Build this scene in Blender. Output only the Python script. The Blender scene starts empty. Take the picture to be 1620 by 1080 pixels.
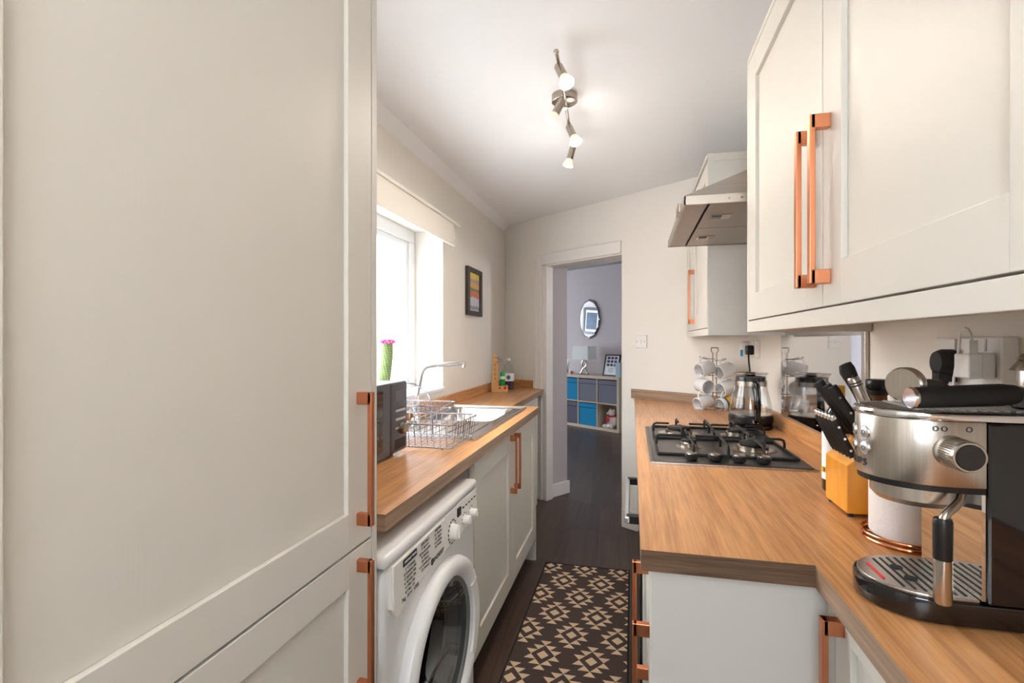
import bpy, bmesh, math, random
from mathutils import Vector, Matrix
random.seed(7)
S = bpy.context.scene
COL = S.collection

# ---------------------------------------------------------------- camera
cam_d = bpy.data.cameras.new('camera'); cam = bpy.data.objects.new('camera', cam_d); COL.objects.link(cam)
cam.location = (0, 0, 1.27)
cam.rotation_euler = (math.radians(90), 0, math.atan(190/805))
cam_d.sensor_width = 36; cam_d.lens = 805/1620*36; cam_d.clip_start = 0.02; cam_d.clip_end = 60
S.camera = cam
# ---------------------------------------------------------------- world and exposure
W = bpy.data.worlds.new('world'); S.world = W; W.use_nodes = True
wn = W.node_tree.nodes; bg = wn['Background']
bg.inputs[0].default_value = (0.80, 0.90, 1.0, 1); bg.inputs[1].default_value = 15.0
S.view_settings.view_transform = 'Standard'; S.view_settings.look = 'None'
S.view_settings.gamma = 1; S.view_settings.use_curve_mapping = False
S.view_settings.exposure = 0.17

def area(name, loc, rot, sx, sy, power, col):
    l = bpy.data.lights.new(name, 'AREA'); l.shape = 'RECTANGLE'; l.size = sx; l.size_y = sy
    l.energy = power; l.color = col
    o = bpy.data.objects.new(name, l); COL.objects.link(o); o.location = loc; o.rotation_euler = rot
    return o
R90 = math.pi/2
# daylight for the kitchen window, unseen rear window and added living room opening
sun = bpy.data.lights.new('hazy_sun', 'SUN'); sun.energy = 18; sun.angle = math.radians(75); sun.color = (.93, .97, 1)
so = bpy.data.objects.new('hazy_sun', sun); COL.objects.link(so); so.rotation_euler = Vector((1, -.15, -1.25)).to_track_quat('-Z', 'Y').to_euler()

# added fill light behind the camera, no lamp known there
kl = bpy.data.lights.new('kitchen_fill', 'POINT'); kl.energy = 15; kl.color = (1, .985, .96); kl.shadow_soft_size = .16
ko = bpy.data.objects.new('kitchen_fill', kl); COL.objects.link(ko); ko.location = (.0, -.55, 1.85)

# ---------------------------------------------------------------- materials
def _mat(name):
    m = bpy.data.materials.new(name); m.use_nodes = True
    nt = m.node_tree; return m, nt, nt.nodes['Principled BSDF']
def srgb(c):
    return tuple((x/255/12.92 if x/255 <= .04045 else ((x/255+.055)/1.055)**2.4) for x in c) + (1,)
def mat(name, c, rough=.5, metal=0., coat=0., spec=None, var=0., vscale=8., bump=0., bscale=60., stretch=(1,1,1), trans=0., ior=1.45, emit=None, es=0., alpha=None):
    m, nt, p = _mat(name)
    col = srgb(c); N = nt.nodes; L = nt.links
    p.inputs['Base Color'].default_value = col; p.inputs['Roughness'].default_value = rough
    p.inputs['Metallic'].default_value = metal; p.inputs['Coat Weight'].default_value = coat
    p.inputs['Coat Roughness'].default_value = .05
    p.inputs['Transmission Weight'].default_value = trans; p.inputs['IOR'].default_value = ior
    if spec is not None: p.inputs['Specular IOR Level'].default_value = spec
    if emit: p.inputs['Emission Color'].default_value = srgb(emit); p.inputs['Emission Strength'].default_value = es
    tc = N.new('ShaderNodeTexCoord'); mp = N.new('ShaderNodeMapping'); mp.inputs['Scale'].default_value = stretch
    L.new(tc.outputs['Object'], mp.inputs['Vector'])
    if var:
        n = N.new('ShaderNodeTexNoise'); n.inputs['Scale'].default_value = vscale; n.inputs['Detail'].default_value = 4
        L.new(mp.outputs[0], n.inputs['Vector'])
        r = N.new('ShaderNodeValToRGB')
        r.color_ramp.elements[0].position = .3; r.color_ramp.elements[1].position = .7
        r.color_ramp.elements[0].color = tuple(x*(1-var) for x in col[:3]) + (1,)
        r.color_ramp.elements[1].color = tuple(min(1, x*(1+var)) for x in col[:3]) + (1,)
        L.new(n.outputs[0], r.inputs[0]); L.new(r.outputs[0], p.inputs['Base Color'])
    if bump:
        n = N.new('ShaderNodeTexNoise'); n.inputs['Scale'].default_value = bscale; n.inputs['Detail'].default_value = 5
        L.new(mp.outputs[0], n.inputs['Vector'])
        b = N.new('ShaderNodeBump'); b.inputs['Strength'].default_value = bump; b.inputs['Distance'].default_value = .002
        L.new(n.outputs[0], b.inputs['Height']); L.new(b.outputs[0], p.inputs['Normal'])
    return m
def wood(name, c0, c1, rough=.4, scale=(38, 1.6, 38), coat=0., wave=.5):
    m, nt, p = _mat(name); N = nt.nodes; L = nt.links
    tc = N.new('ShaderNodeTexCoord'); mp = N.new('ShaderNodeMapping'); mp.inputs['Scale'].default_value = scale
    L.new(tc.outputs['Object'], mp.inputs[0])
    n = N.new('ShaderNodeTexNoise'); n.inputs['Scale'].default_value = 1.; n.inputs['Detail'].default_value = 7; n.inputs['Roughness'].default_value = .62
    n.inputs['Distortion'].default_value = wave
    L.new(mp.outputs[0], n.inputs['Vector'])
    mp2 = N.new('ShaderNodeMapping'); mp2.inputs['Scale'].default_value = tuple(x*4.5 for x in scale)
    L.new(tc.outputs['Object'], mp2.inputs[0])
    n2 = N.new('ShaderNodeTexNoise'); n2.inputs['Scale'].default_value = 1.; n2.inputs['Detail'].default_value = 4
    L.new(mp2.outputs[0], n2.inputs['Vector'])
    mx = N.new('ShaderNodeMix'); mx.inputs[0].default_value = .4
    L.new(n.outputs[0], mx.inputs[2]); L.new(n2.outputs[0], mx.inputs[3])
    r = N.new('ShaderNodeValToRGB'); e = r.color_ramp.elements
    e[0].position = .36; e[0].color = srgb(c0); e[1].position = .6; e[1].color = srgb(c1)
    L.new(mx.outputs[0], r.inputs[0]); L.new(r.outputs[0], p.inputs['Base Color'])
    p.inputs['Roughness'].default_value = rough; p.inputs['Coat Weight'].default_value = coat
    b = N.new('ShaderNodeBump'); b.inputs['Strength'].default_value = .12; b.inputs['Distance'].default_value = .001
    L.new(mx.outputs[0], b.inputs['Height']); L.new(b.outputs[0], p.inputs['Normal'])
    return m
def plank_floor():
    m, nt, p = _mat('dark_laminate'); N = nt.nodes; L = nt.links
    tc = N.new('ShaderNodeTexCoord'); mp = N.new('ShaderNodeMapping'); mp.inputs['Rotation'].default_value = (0, 0, R90 - .05)
    L.new(tc.outputs['Object'], mp.inputs[0])
    br = N.new('ShaderNodeTexBrick'); br.inputs['Scale'].default_value = 1; br.inputs['Brick Width'].default_value = 1.25
    br.inputs['Row Height'].default_value = .19; br.inputs['Mortar Size'].default_value = .0012
    br.inputs['Color1'].default_value = srgb((74, 59, 50)); br.inputs['Color2'].default_value = srgb((92, 75, 65)); br.inputs['Mortar'].default_value = srgb((34, 29, 28))
    L.new(mp.outputs[0], br.inputs['Vector'])
    mp2 = N.new('ShaderNodeMapping'); mp2.inputs['Scale'].default_value = (30, 1.5, 30); L.new(tc.outputs['Object'], mp2.inputs[0])
    n = N.new('ShaderNodeTexNoise'); n.inputs['Scale'].default_value = 1; n.inputs['Detail'].default_value = 6; n.inputs['Distortion'].default_value = .6
    L.new(mp2.outputs[0], n.inputs['Vector'])
    mx = N.new('ShaderNodeMix'); mx.data_type = 'RGBA'; mx.blend_type = 'MULTIPLY'; mx.inputs[0].default_value = .8
    r = N.new('ShaderNodeValToRGB'); r.color_ramp.elements[0].position = .3; r.color_ramp.elements[0].color = (.45, .45, .45, 1); r.color_ramp.elements[1].position = .7
    L.new(n.outputs[0], r.inputs[0]); L.new(br.outputs[0], mx.inputs[6]); L.new(r.outputs[0], mx.inputs[7])
    L.new(mx.outputs[2], p.inputs['Base Color']); p.inputs['Roughness'].default_value = .36; p.inputs['Specular IOR Level'].default_value = .35
    b = N.new('ShaderNodeBump'); b.inputs['Strength'].default_value = .15; b.inputs['Distance'].default_value = .002
    L.new(n.outputs[0], b.inputs['Height']); L.new(b.outputs[0], p.inputs['Normal'])
    return m
def brick_mat():
    m, nt, p = _mat('pale_painted_brick'); N = nt.nodes; L = nt.links
    tc = N.new('ShaderNodeTexCoord'); mp = N.new('ShaderNodeMapping'); mp.inputs['Rotation'].default_value = (R90, 0, R90)
    L.new(tc.outputs['Object'], mp.inputs[0])
    sx = N.new('ShaderNodeSeparateXYZ'); cx = N.new('ShaderNodeCombineXYZ')
    L.new(tc.outputs['Object'], sx.inputs[0]); L.new(sx.outputs[1], cx.inputs[0]); L.new(sx.outputs[2], cx.inputs[1])
    br = N.new('ShaderNodeTexBrick'); br.inputs['Scale'].default_value = 1; br.inputs['Brick Width'].default_value = .225
    br.inputs['Row Height'].default_value = .075; br.inputs['Mortar Size'].default_value = .006
    br.inputs['Color1'].default_value = srgb((232, 214, 202)); br.inputs['Color2'].default_value = srgb((246, 240, 234)); br.inputs['Mortar'].default_value = srgb((205, 190, 182))
    L.new(cx.outputs[0], br.inputs['Vector']); L.new(br.outputs[0], p.inputs['Base Color']); p.inputs['Roughness'].default_value = .9
    return m
def pane_mat(name, tint=(1, 1, 1), gloss=.08):
    m = bpy.data.materials.new(name); m.use_nodes = True; nt = m.node_tree; nt.nodes.clear()
    o = nt.nodes.new('ShaderNodeOutputMaterial'); t = nt.nodes.new('ShaderNodeBsdfTransparent'); g = nt.nodes.new('ShaderNodeBsdfGlossy')
    t.inputs[0].default_value = tint + (1,); g.inputs['Roughness'].default_value = .02
    lw = nt.nodes.new('ShaderNodeLayerWeight'); lw.inputs[0].default_value = .5
    mm = nt.nodes.new('ShaderNodeMath'); mm.operation = 'MULTIPLY_ADD'; mm.inputs[1].default_value = .55; mm.inputs[2].default_value = gloss
    pw = nt.nodes.new('ShaderNodeMath'); pw.operation = 'POWER'; pw.inputs[1].default_value = 2.5
    mx = nt.nodes.new('ShaderNodeMixShader')
    nt.links.new(lw.outputs['Facing'], pw.inputs[0]); nt.links.new(pw.outputs[0], mm.inputs[0]); nt.links.new(mm.outputs[0], mx.inputs[0])
    nt.links.new(t.outputs[0], mx.inputs[1]); nt.links.new(g.outputs[0], mx.inputs[2]); nt.links.new(mx.outputs[0], o.inputs[0])
    return m
def brushed(name, c, rough=.28, axis=(1, 1, 60), metal=1.):
    return mat(name, c, rough, metal, var=.06, vscale=4, bump=.06, bscale=12, stretch=axis)

M = {}
M['wall'] = mat('warm_white_paint', (237, 231, 222), .85, bump=.06, bscale=25)
M['wallroom'] = mat('grey_lilac_paint', (196, 186, 186), .85)
M['ceiling'] = mat('white_ceiling_paint', (248, 248, 249), .9, bump=.05, bscale=12)
M['trim'] = mat('white_gloss_trim', (236, 230, 224), .4, bump=.03, bscale=20)
M['cab'] = mat('ivory_painted_wood', (218, 213, 204), .42, bump=.1, bscale=18, stretch=(14, 14, 1.2))
M['cabh'] = mat('ivory_carcass', (216, 213, 206), .5)
M['panel'] = mat('plain_ivory_end_panel', (204, 200, 194), .5)
M['plinth'] = mat('grey_plinth', (150, 146, 140), .6)
M['copper'] = mat('brushed_copper', (206, 134, 98), .36, 1., var=.05, vscale=10)
M['copperwire'] = mat('polished_copper', (224, 150, 110), .15, 1.)
M['work'] = wood('walnut_laminate', (164, 110, 64), (214, 157, 102), .28)
M['workedge'] = wood('walnut_laminate_edge', (126, 100, 80), (170, 140, 114), .4, scale=(3, 1.6, 90))
M['workend_shaded'] = wood('walnut_end_shaded', (78, 58, 44), (120, 92, 70), .45, scale=(2.5, 3, 90))  # end strip colour darkened for the shade on the near end
M['floor'] = plank_floor()
M['brick'] = brick_mat()
M['pane'] = pane_mat('window_glass')
M['clear'] = pane_mat('clear_glass', (.93, .95, .95), .10)
M['smoke'] = pane_mat('smoked_glass', (.62, .64, .66), .12)
M['steel'] = brushed('brushed_steel', (196, 190, 182), .26, (60, 60, 1))
M['steelh'] = brushed('brushed_steel_sheet', (186, 178, 168), .32, (1, 40, 1))
M['wire'] = mat('steel_wire', (186, 190, 200), .18, 1.)
M['chrome'] = mat('chrome', (226, 226, 228), .08, 1.)
M['satin'] = mat('satin_nickel', (176, 166, 154), .25, 1.)
M['sink'] = mat('stainless_sink', (214, 212, 210), .2, 1., bump=.02, bscale=40)
M['mirror'] = mat('mirror_glass', (225, 228, 230), .01, 1.)
M['splash'] = mat('polished_splashback_steel', (198, 198, 200), .04, 1.)
M['filter'] = mat('aluminium_mesh_filter', (176, 168, 160), .45, .9, bump=.6, bscale=260)
M['black'] = mat('black_plastic', (22, 22, 24), .35)
M['blackg'] = mat('gloss_black', (14, 13, 16), .06, coat=.6)
M['blackm'] = mat('matt_black', (30, 29, 30), .55)
M['iron'] = mat('cast_iron', (24, 23, 23), .5, bump=.2, bscale=120)
M['hobsteel'] = mat('dark_hob_steel', (92, 90, 90), .3, .9, var=.05)
M['white'] = mat('white_enamel', (228, 227, 226), .28)
M['whitep'] = mat('white_plastic', (234, 231, 226), .35)
M['upvc'] = mat('white_upvc', (240, 242, 244), .3)
M['porc'] = mat('white_porcelain', (236, 236, 236), .12, coat=.4)
M['ink'] = mat('grey_print', (70, 68, 70), .7)
M['inkd'] = mat('dark_print', (28, 27, 30), .6)
M['grey'] = mat('dark_grey_plastic', (76, 78, 86), .3)
M['greyl'] = mat('mid_grey_plastic', (96, 98, 104), .4)
M['darkglass'] = mat('dark_mirror_glass', (88, 78, 74), .06, .75)
M['seal'] = mat('grey_rubber', (112, 112, 110), .5)
M['drum'] = mat('dark_drum', (46, 46, 48), .3, .6)
M['blind'] = mat('cream_blind_fabric', (238, 234, 225), .9, bump=.1, bscale=200)
M['cactus'] = mat('cactus_green', (112, 140, 84), .7, var=.2, vscale=30)
M['spine'] = mat('cactus_spines', (226, 214, 180), .8)
M['pink'] = mat('pink_petals', (222, 70, 150), .6)
M['pot'] = mat('terracotta', (176, 104, 74), .8)
M['rug'] = mat('brown_rug_weave', (74, 60, 56), .95, var=.25, vscale=260, bump=.6, bscale=500)
M['rugc'] = mat('cream_rug_weave', (218, 192, 158), .95, var=.08, vscale=260, bump=.6, bscale=500)
M['rugb'] = mat('dark_rug_binding', (38, 31, 29), .9)
M['block'] = wood('honey_beech', (216, 136, 34), (238, 166, 56), .35, scale=(6, 6, 2), coat=.3)
M['ply'] = mat('plain_light_wood', (214, 168, 112), .6, var=.08, vscale=20)
M['kallax'] = mat('birch_effect', (206, 190, 166), .5, var=.05)
M['teal'] = mat('teal_fabric', (0, 132, 178), .9)
M['boxgrey'] = mat('grey_fabric', (118, 118, 132), .9)
M['boxdark'] = mat('charcoal_fabric', (92, 90, 104), .9)
M['shade'] = mat('white_lampshade', (232, 234, 228), .8)
M['bear'] = mat('white_plush', (238, 232, 228), .95, bump=.5, bscale=120)
M['red'] = mat('red_fabric', (200, 34, 44), .8)
M['paper'] = mat('paper_towel', (240, 234, 230), .95, bump=.9, bscale=70)
M['papw'] = mat('white_paper', (236, 236, 236), .8)
M['cyan'] = mat('cyan_label', (30, 150, 190), .5)
M['yellow'] = mat('yellow_glaze', (246, 190, 20), .3)
M['bluegl'] = mat('blue_grey_glaze', (70, 120, 140), .3)
M['purple'] = mat('purple_liquid', (58, 34, 70), .2)
M['green'] = mat('green_can', (20, 150, 64), .3)
M['oil'] = mat('dark_bottle_glass', (40, 34, 20), .1, coat=.5)
M['goldcap'] = mat('yellow_cap', (222, 178, 40), .35)
M['pepper'] = mat('brown_spices', (96, 58, 30), .5)
M['cork'] = mat('cork', (190, 150, 100), .8)
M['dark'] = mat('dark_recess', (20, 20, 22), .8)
M['redp'] = mat('red_float', (206, 30, 34), .4)
M['bulb'] = mat('lit_bulb', (255, 236, 206), .4, emit=(255, 232, 200), es=40)
M['bulbdim'] = mat('lit_bulb_face', (255, 244, 226), .4, emit=(255, 238, 214), es=5)
M['frost'] = mat('frosted_reflector', (238, 220, 200), .3, emit=(255, 226, 196), es=.5)
M['navy'] = mat('navy_art', (32, 58, 84), .5, var=.5, vscale=10)
M['ledb'] = mat('blue_display_glow', (60, 50, 160), .4, emit=(70, 70, 220), es=.5)
M['aluh'] = mat('aluminium_handle', (206, 206, 206), .3, .9)

# ---------------------------------------------------------------- mesh helpers
I4 = Matrix.Identity(4)
WM = {}
class MB:
    def __init__(s, m=None): s.v = []; s.f = []; s.m = m or I4
    def vs(s, pts):
        n = len(s.v); s.v += [s.m @ Vector(p) for p in pts]; return n
    def fc(s, f, mi=0): s.f.append((tuple(f), mi))
    def box(s, x0, x1, y0, y1, z0, z1, mi=0):
        if x0 > x1: x0, x1 = x1, x0
        if y0 > y1: y0, y1 = y1, y0
        if z0 > z1: z0, z1 = z1, z0
        n = s.vs([(x0,y0,z0),(x1,y0,z0),(x1,y1,z0),(x0,y1,z0),(x0,y0,z1),(x1,y0,z1),(x1,y1,z1),(x0,y1,z1)])
        for q in ((0,3,2,1),(4,5,6,7),(0,1,5,4),(1,2,6,5),(2,3,7,6),(3,0,4,7)): s.fc([n+i for i in q], mi)
        return s
    def prism(s, poly, z0, z1, mi=0, mis=None):
        k = len(poly); n = s.vs([(x, y, z0) for x, y in poly] + [(x, y, z1) for x, y in poly])
        s.fc([n+i for i in reversed(range(k))], mi); s.fc([n+k+i for i in range(k)], mi)
        for i in range(k):
            j = (i+1) % k; s.fc([n+i, n+j, n+k+j, n+k+i], mis[i] if mis else mi)
        return s
    def extr(s, poly3, vec, mi=0):
        k = len(poly3); vec = Vector(vec); n = s.vs([Vector(p) for p in poly3] + [Vector(p)+vec for p in poly3])
        s.fc([n+i for i in range(k)], mi); s.fc([n+k+i for i in reversed(range(k))], mi)
        for i in range(k):
            j = (i+1) % k; s.fc([n+j, n+i, n+k+i, n+k+j], mi)
        return s
    def rings(s, rs, mi=0, cap0=True, cap1=True, close=False):
        k = len(rs[0]); n0 = [s.vs(r) for r in rs]
        for a in range(len(rs) - (0 if close else 1)):
            b = (a+1) % len(rs)
            for i in range(k):
                j = (i+1) % k; s.fc([n0[a]+i, n0[a]+j, n0[b]+j, n0[b]+i], mi)
        if not close:
            if cap0: s.fc([n0[0]+i for i in reversed(range(k))], mi)
            if cap1: s.fc([n0[-1]+i for i in range(k)], mi)
        return s
    def lathe(s, prof, c=(0,0,0), axis=(0,0,1), seg=32, mi=0, cap0=True, cap1=True, sc=(1,1), close=False, ref=None):
        ax = Vector(axis).normalized(); c = Vector(c)
        u = Vector(ref) if ref else (Vector((1,0,0)) if abs(ax.x) < .9 else Vector((0,1,0)))
        u = (u - ax*u.dot(ax)).normalized(); w = ax.cross(u)
        rs = [[c + ax*h + u*(r*sc[0]*math.cos(2*math.pi*i/seg)) + w*(r*sc[1]*math.sin(2*math.pi*i/seg)) for i in range(seg)] for r, h in prof]
        return s.rings(rs, mi, cap0, cap1, close)
    def cyl(s, p0, p1, r0, r1=None, seg=20, mi=0):
        p0 = Vector(p0); p1 = Vector(p1); d = p1-p0; r1 = r0 if r1 is None else r1
        return s.lathe([(r0, 0), (r1, d.length)], p0, d, seg, mi)
    def tube(s, pts, r, seg=8, mi=0, closed=False):
        P = [Vector(p) for p in pts]; k = len(P); rs = []; u = None
        for i in range(k):
            if closed: t = (P[(i+1) % k] - P[i-1])
            else: t = (P[min(i+1, k-1)] - P[max(i-1, 0)])
            t.normalize()
            if u is None:
                u = Vector((0,0,1)) if abs(t.z) < .9 else Vector((1,0,0))
            u = (u - t*u.dot(t)); u.normalize(); w = t.cross(u)
            rr = r[i] if isinstance(r, (list, tuple)) else r
            rs.append([P[i] + u*rr*math.cos(2*math.pi*j/seg) + w*rr*math.sin(2*math.pi*j/seg) for j in range(seg)])
        return s.rings(rs, mi, True, True, closed)
    def sphere(s, c, r, seg=20, rg=12, mi=0, sc=(1,1,1)):
        c = Vector(c); rs = []
        for a in range(1, rg):
            t = math.pi*a/rg
            rs.append([c + Vector((r*sc[0]*math.sin(t)*math.cos(2*math.pi*i/seg), r*sc[1]*math.sin(t)*math.sin(2*math.pi*i/seg), -r*sc[2]*math.cos(t))) for i in range(seg)])
        return s.rings(rs, mi)
    def build(s, name, mats, parent=None, bevel=0., smooth=False, bseg=2, label=None, kind=None):
        if not isinstance(mats, (list, tuple)): mats = [mats]
        if parent is not None: inv = WM[parent].inverted(); off = inv; mw = WM[parent].copy()
        else:
            xs = [v.x for v in s.v]; ys = [v.y for v in s.v]; zs = [v.z for v in s.v]
            loc = Vector(((min(xs)+max(xs))/2, (min(ys)+max(ys))/2, min(zs)))
            off = Matrix.Translation(-loc); mw = Matrix.Translation(loc)
        me = bpy.data.meshes.new(name)
        me.from_pydata([tuple(off @ v) for v in s.v], [], [f for f, _ in s.f])
        for m in mats: me.materials.append(m)
        for p, (_, mi) in zip(me.polygons, s.f): p.material_index = mi
        bm = bmesh.new(); bm.from_mesh(me); bmesh.ops.recalc_face_normals(bm, faces=bm.faces); bm.to_mesh(me); bm.free()
        o = bpy.data.objects.new(name, me); COL.objects.link(o)
        if parent is not None: o.parent = parent
        else: o.location = mw.translation
        WM[o] = mw
        if smooth:
            me.shade_smooth()
            md = o.modifiers.new('edges', 'EDGE_SPLIT'); md.split_angle = math.radians(38)
        if bevel:
            md = o.modifiers.new('bevel', 'BEVEL'); md.width = bevel; md.segments = bseg; md.limit_method = 'ANGLE'; md.angle_limit = math.radians(40)
            if smooth: o.modifiers.move(1, 0)
        if label: o['label'] = label
        if kind: o['kind'] = kind
        return o
def tag(o, label, cat, group=None, kind=None):
    o['label'] = label; o['category'] = cat
    if group: o['group'] = group
    if kind: o['kind'] = kind
    return o
def thing(name, loc, label, cat, group=None, rot=0):
    o = bpy.data.objects.new(name, None); COL.objects.link(o); o.location = loc; o.rotation_euler = (0, 0, rot)
    o.empty_display_size = .05
    WM[o] = Matrix.Translation(loc) @ Matrix.Rotation(rot, 4, 'Z')
    return tag(o, label, cat, group)
def struct(mb, name, mats, **k):
    o = mb.build(name, mats, **k); o['kind'] = 'structure'; return o
def copy_tree(o, parent=None):
    c = o.copy(); COL.objects.link(c)
    if parent is not None: c.parent = parent
    for ch in o.children: copy_tree(ch, c)
    return c
def text(name, s, size, loc, xa, ya, m, parent, width=None, extr=.0003, align='CENTER'):
    cu = bpy.data.curves.new(name, 'FONT'); cu.body = s; cu.size = size; cu.align_x = align; cu.align_y = 'CENTER'; cu.extrude = extr
    t = bpy.data.objects.new(name, cu); COL.objects.link(t)
    dg = bpy.context.evaluated_depsgraph_get(); me = bpy.data.meshes.new_from_object(t.evaluated_get(dg))
    bpy.data.objects.remove(t); bpy.data.curves.remove(cu)
    xa = Vector(xa).normalized(); ya = Vector(ya).normalized(); za = xa.cross(ya)
    mt = Matrix((xa, ya, za)).transposed().to_4x4(); mt.translation = loc
    k = 1.
    if width:
        xs = [v.co.x for v in me.vertices]; k = width/max(1e-6, max(xs)-min(xs))
    mt = mt @ Matrix.Diagonal((k, 1, 1, 1))
    me.transform((WM[parent].inverted() if parent else I4) @ mt)
    me.materials.clear(); me.materials.append(m)
    o = bpy.data.objects.new(name, me); COL.objects.link(o)
    if parent: o.parent = parent; WM[o] = WM[parent].copy()
    return o
# angled frame of the doorway wall: t along the wall, n through it, origin where the wall crosses x = 0
E1 = Vector((.8192, -.5735, 0)); E2 = Vector((.5735, .8192, 0))
FB = Matrix(((E1.x, E2.x, 0, 0), (E1.y, E2.y, 0, 3.54), (0, 0, 1, 0), (0, 0, 0, 1)))
def wy(x): return 3.54 - .7*x
WT = .89          # worktop top
CEIL = 2.27
XL, XR = -1.075, .64

# ================================================================ SETTING
a = MB(); a.prism([(XL-.3, -1.35), (XR+.1, -1.35), (XR+.1, 3.2), (.5, 3.4), (-.2, 3.95), (-.9, 4.5), (XL-.3, 4.5)], -.06, 0)
struct(a, 'floor', M['floor'])
a = MB(FB); a.box(-7, 2.0, .18, 3.45, -.06, .0005); struct(a, 'floor_living_room', M['floor'])
a = MB(); a.prism([(XL-.3, -1.4), (XR+.1, -1.4), (XR+.1, wy(XR+.1)+.1), (XL-.3, wy(XL-.3)+.1)], CEIL, CEIL+.1); struct(a, 'ceiling', M['ceiling'])
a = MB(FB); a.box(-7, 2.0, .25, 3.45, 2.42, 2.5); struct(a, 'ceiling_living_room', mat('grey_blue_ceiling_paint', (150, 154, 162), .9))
# left wall with the window opening
WY0, WY1, WZ0, WZ1 = 1.22, 2.80, .985, 1.915
a = MB(); a.box(XL-.3, XL, -1.4, WY0, 0, CEIL); a.box(XL-.3, XL, WY1, 4.45, 0, CEIL); a.box(XL-.3, XL, WY0, WY1, 0, WZ0); a.box(XL-.3, XL, WY0, WY1, WZ1, CEIL)
struct(a, 'wall_left', M['wall'])
a = MB(); a.extr([(XL, -1.3, CEIL-.05), (XL, -1.3, CEIL), (XL+.05, -1.3, CEIL)], (0, 5.55, 0)); struct(a, 'trim_1', M['ceiling'])
a = MB(); a.box(XR, XR+.12, -1.4, wy(XR)+.06, 0, CEIL); struct(a, 'wall_right', M['wall'])
RX0, RX1, RZ0, RZ1 = -.62, .18, 1.25, 2.0
a = MB(); a.box(XL-.3, RX0, -1.42, -1.3, 0, CEIL); a.box(RX1, XR+.1, -1.42, -1.3, 0, CEIL); a.box(RX0, RX1, -1.42, -1.3, RZ1, CEIL); a.box(RX0, RX1, -1.42, -1.3, 0, RZ0)
struct(a, 'wall_rear', M['wall'])
# unseen small window behind the camera, opening sized for its light
a = MB()
for x0, x1 in ((RX0, RX0+.05), (RX1-.05, RX1)): a.box(x0, x1, -1.39, -1.33, RZ0+.05, RZ1-.05)
a.box(RX0, RX1, -1.39, -1.33, RZ1-.05, RZ1); a.box(RX0, RX1, -1.39, -1.33, RZ0, RZ0+.05)
d = struct(a, 'window_2', M['upvc'], bevel=.004)
MB().box(RX0+.05, RX1-.05, -1.362, -1.358, RZ0+.05, RZ1-.05).build('pane', M['pane'], d)
# angled wall with the doorway
OT0, OT1, OZ = -.855, -.085, 1.88
a = MB(FB); a.box(-1.36, OT0, 0, .29, 0, CEIL+.15); a.box(OT1, 2.0, 0, .29, 0, CEIL+.15); a.box(OT0, OT1, 0, .29, OZ, CEIL+.15); a.box(-7, -1.36, 0.0, .29, 0, CEIL+.15)
struct(a, 'wall_back', M['wall'])
a = MB(FB); a.box(-7, 2.0, 3.30, 3.42, 0, 2.45); struct(a, 'wall_living_room_far', M['wallroom'])
a = MB(FB); a.box(-7.1, -7, 0, .9, 0, 2.45); a.box(-7.1, -7, 2.7, 3.4, 0, 2.45); a.box(-7.1, -7, .9, 2.7, 0, .7); a.box(-7.1, -7, .9, 2.7, 2.15, 2.45); struct(a, 'wall_living_room_left', M['wallroom'])
a = MB(FB); a.box(2.0, 2.1, .2, 3.4, 0, 2.45)
struct(a, 'wall_living_room_right', M['wallroom'])
lw = area('living_room_side_fill', FB @ Vector((-7.06, 1.8, 1.42)), (0, 0, 0), 1.75, 1.4, 75, (.80, .90, 1.0))  # added area light in an unseen opening, stands in for far-room daylight
lw.rotation_euler = E1.to_track_quat('-Z', 'Z').to_euler()
pl = bpy.data.lights.new('living_room_fill', 'POINT'); pl.energy = 32; pl.color = (.93, .95, 1); pl.shadow_soft_size = .18  # added unseen fill, brightens the room beyond the doorway
po = bpy.data.objects.new('living_room_fill', pl); COL.objects.link(po); po.location = FB @ Vector((.3, 1.7, 1.8))
# living-room side lining of the angled wall, painted like that room
a = MB(FB); a.box(-7, OT0, .29, .294, 0, 2.42); a.box(OT1, 2, .29, .294, 0, 2.42); a.box(OT0, OT1, .29, .294, OZ, 2.42)
struct(a, 'wall_living_room_near', M['wallroom'])
a = MB(FB); a.box(OT0-.004, OT0+.003, .075, .29, 0, OZ); struct(a, 'wall_passage', M['wallroom'])
# door frame
a = MB(FB); a.box(OT0-.095, OT0+.0, -.014, 0, 0, OZ+.085); a.box(OT0, OT1, -.014, 0, OZ, OZ+.085)
a.box(OT0, OT0+.045, -.0, .075, 0, OZ); a.box(OT0, OT1, 0, .09, OZ-.012, OZ); a.box(OT0+.02, OT0+.034, .02, .075, 0, OZ)
a.box(OT0-.075, OT0-.055, -.02, -.014, 0, OZ+.06)
struct(a, 'door_1', M['trim'], bevel=.003)
a = MB(FB); a.box(OT0+.003, OT0+.018, .09, .31, 0, .105); struct(a, 'baseboard_passage', M['trim'], bevel=.004)
a = MB(FB); a.box(OT1+.01, .20, -.018, 0, 0, .125); struct(a, 'baseboard_back', M['trim'], bevel=.004)
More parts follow.
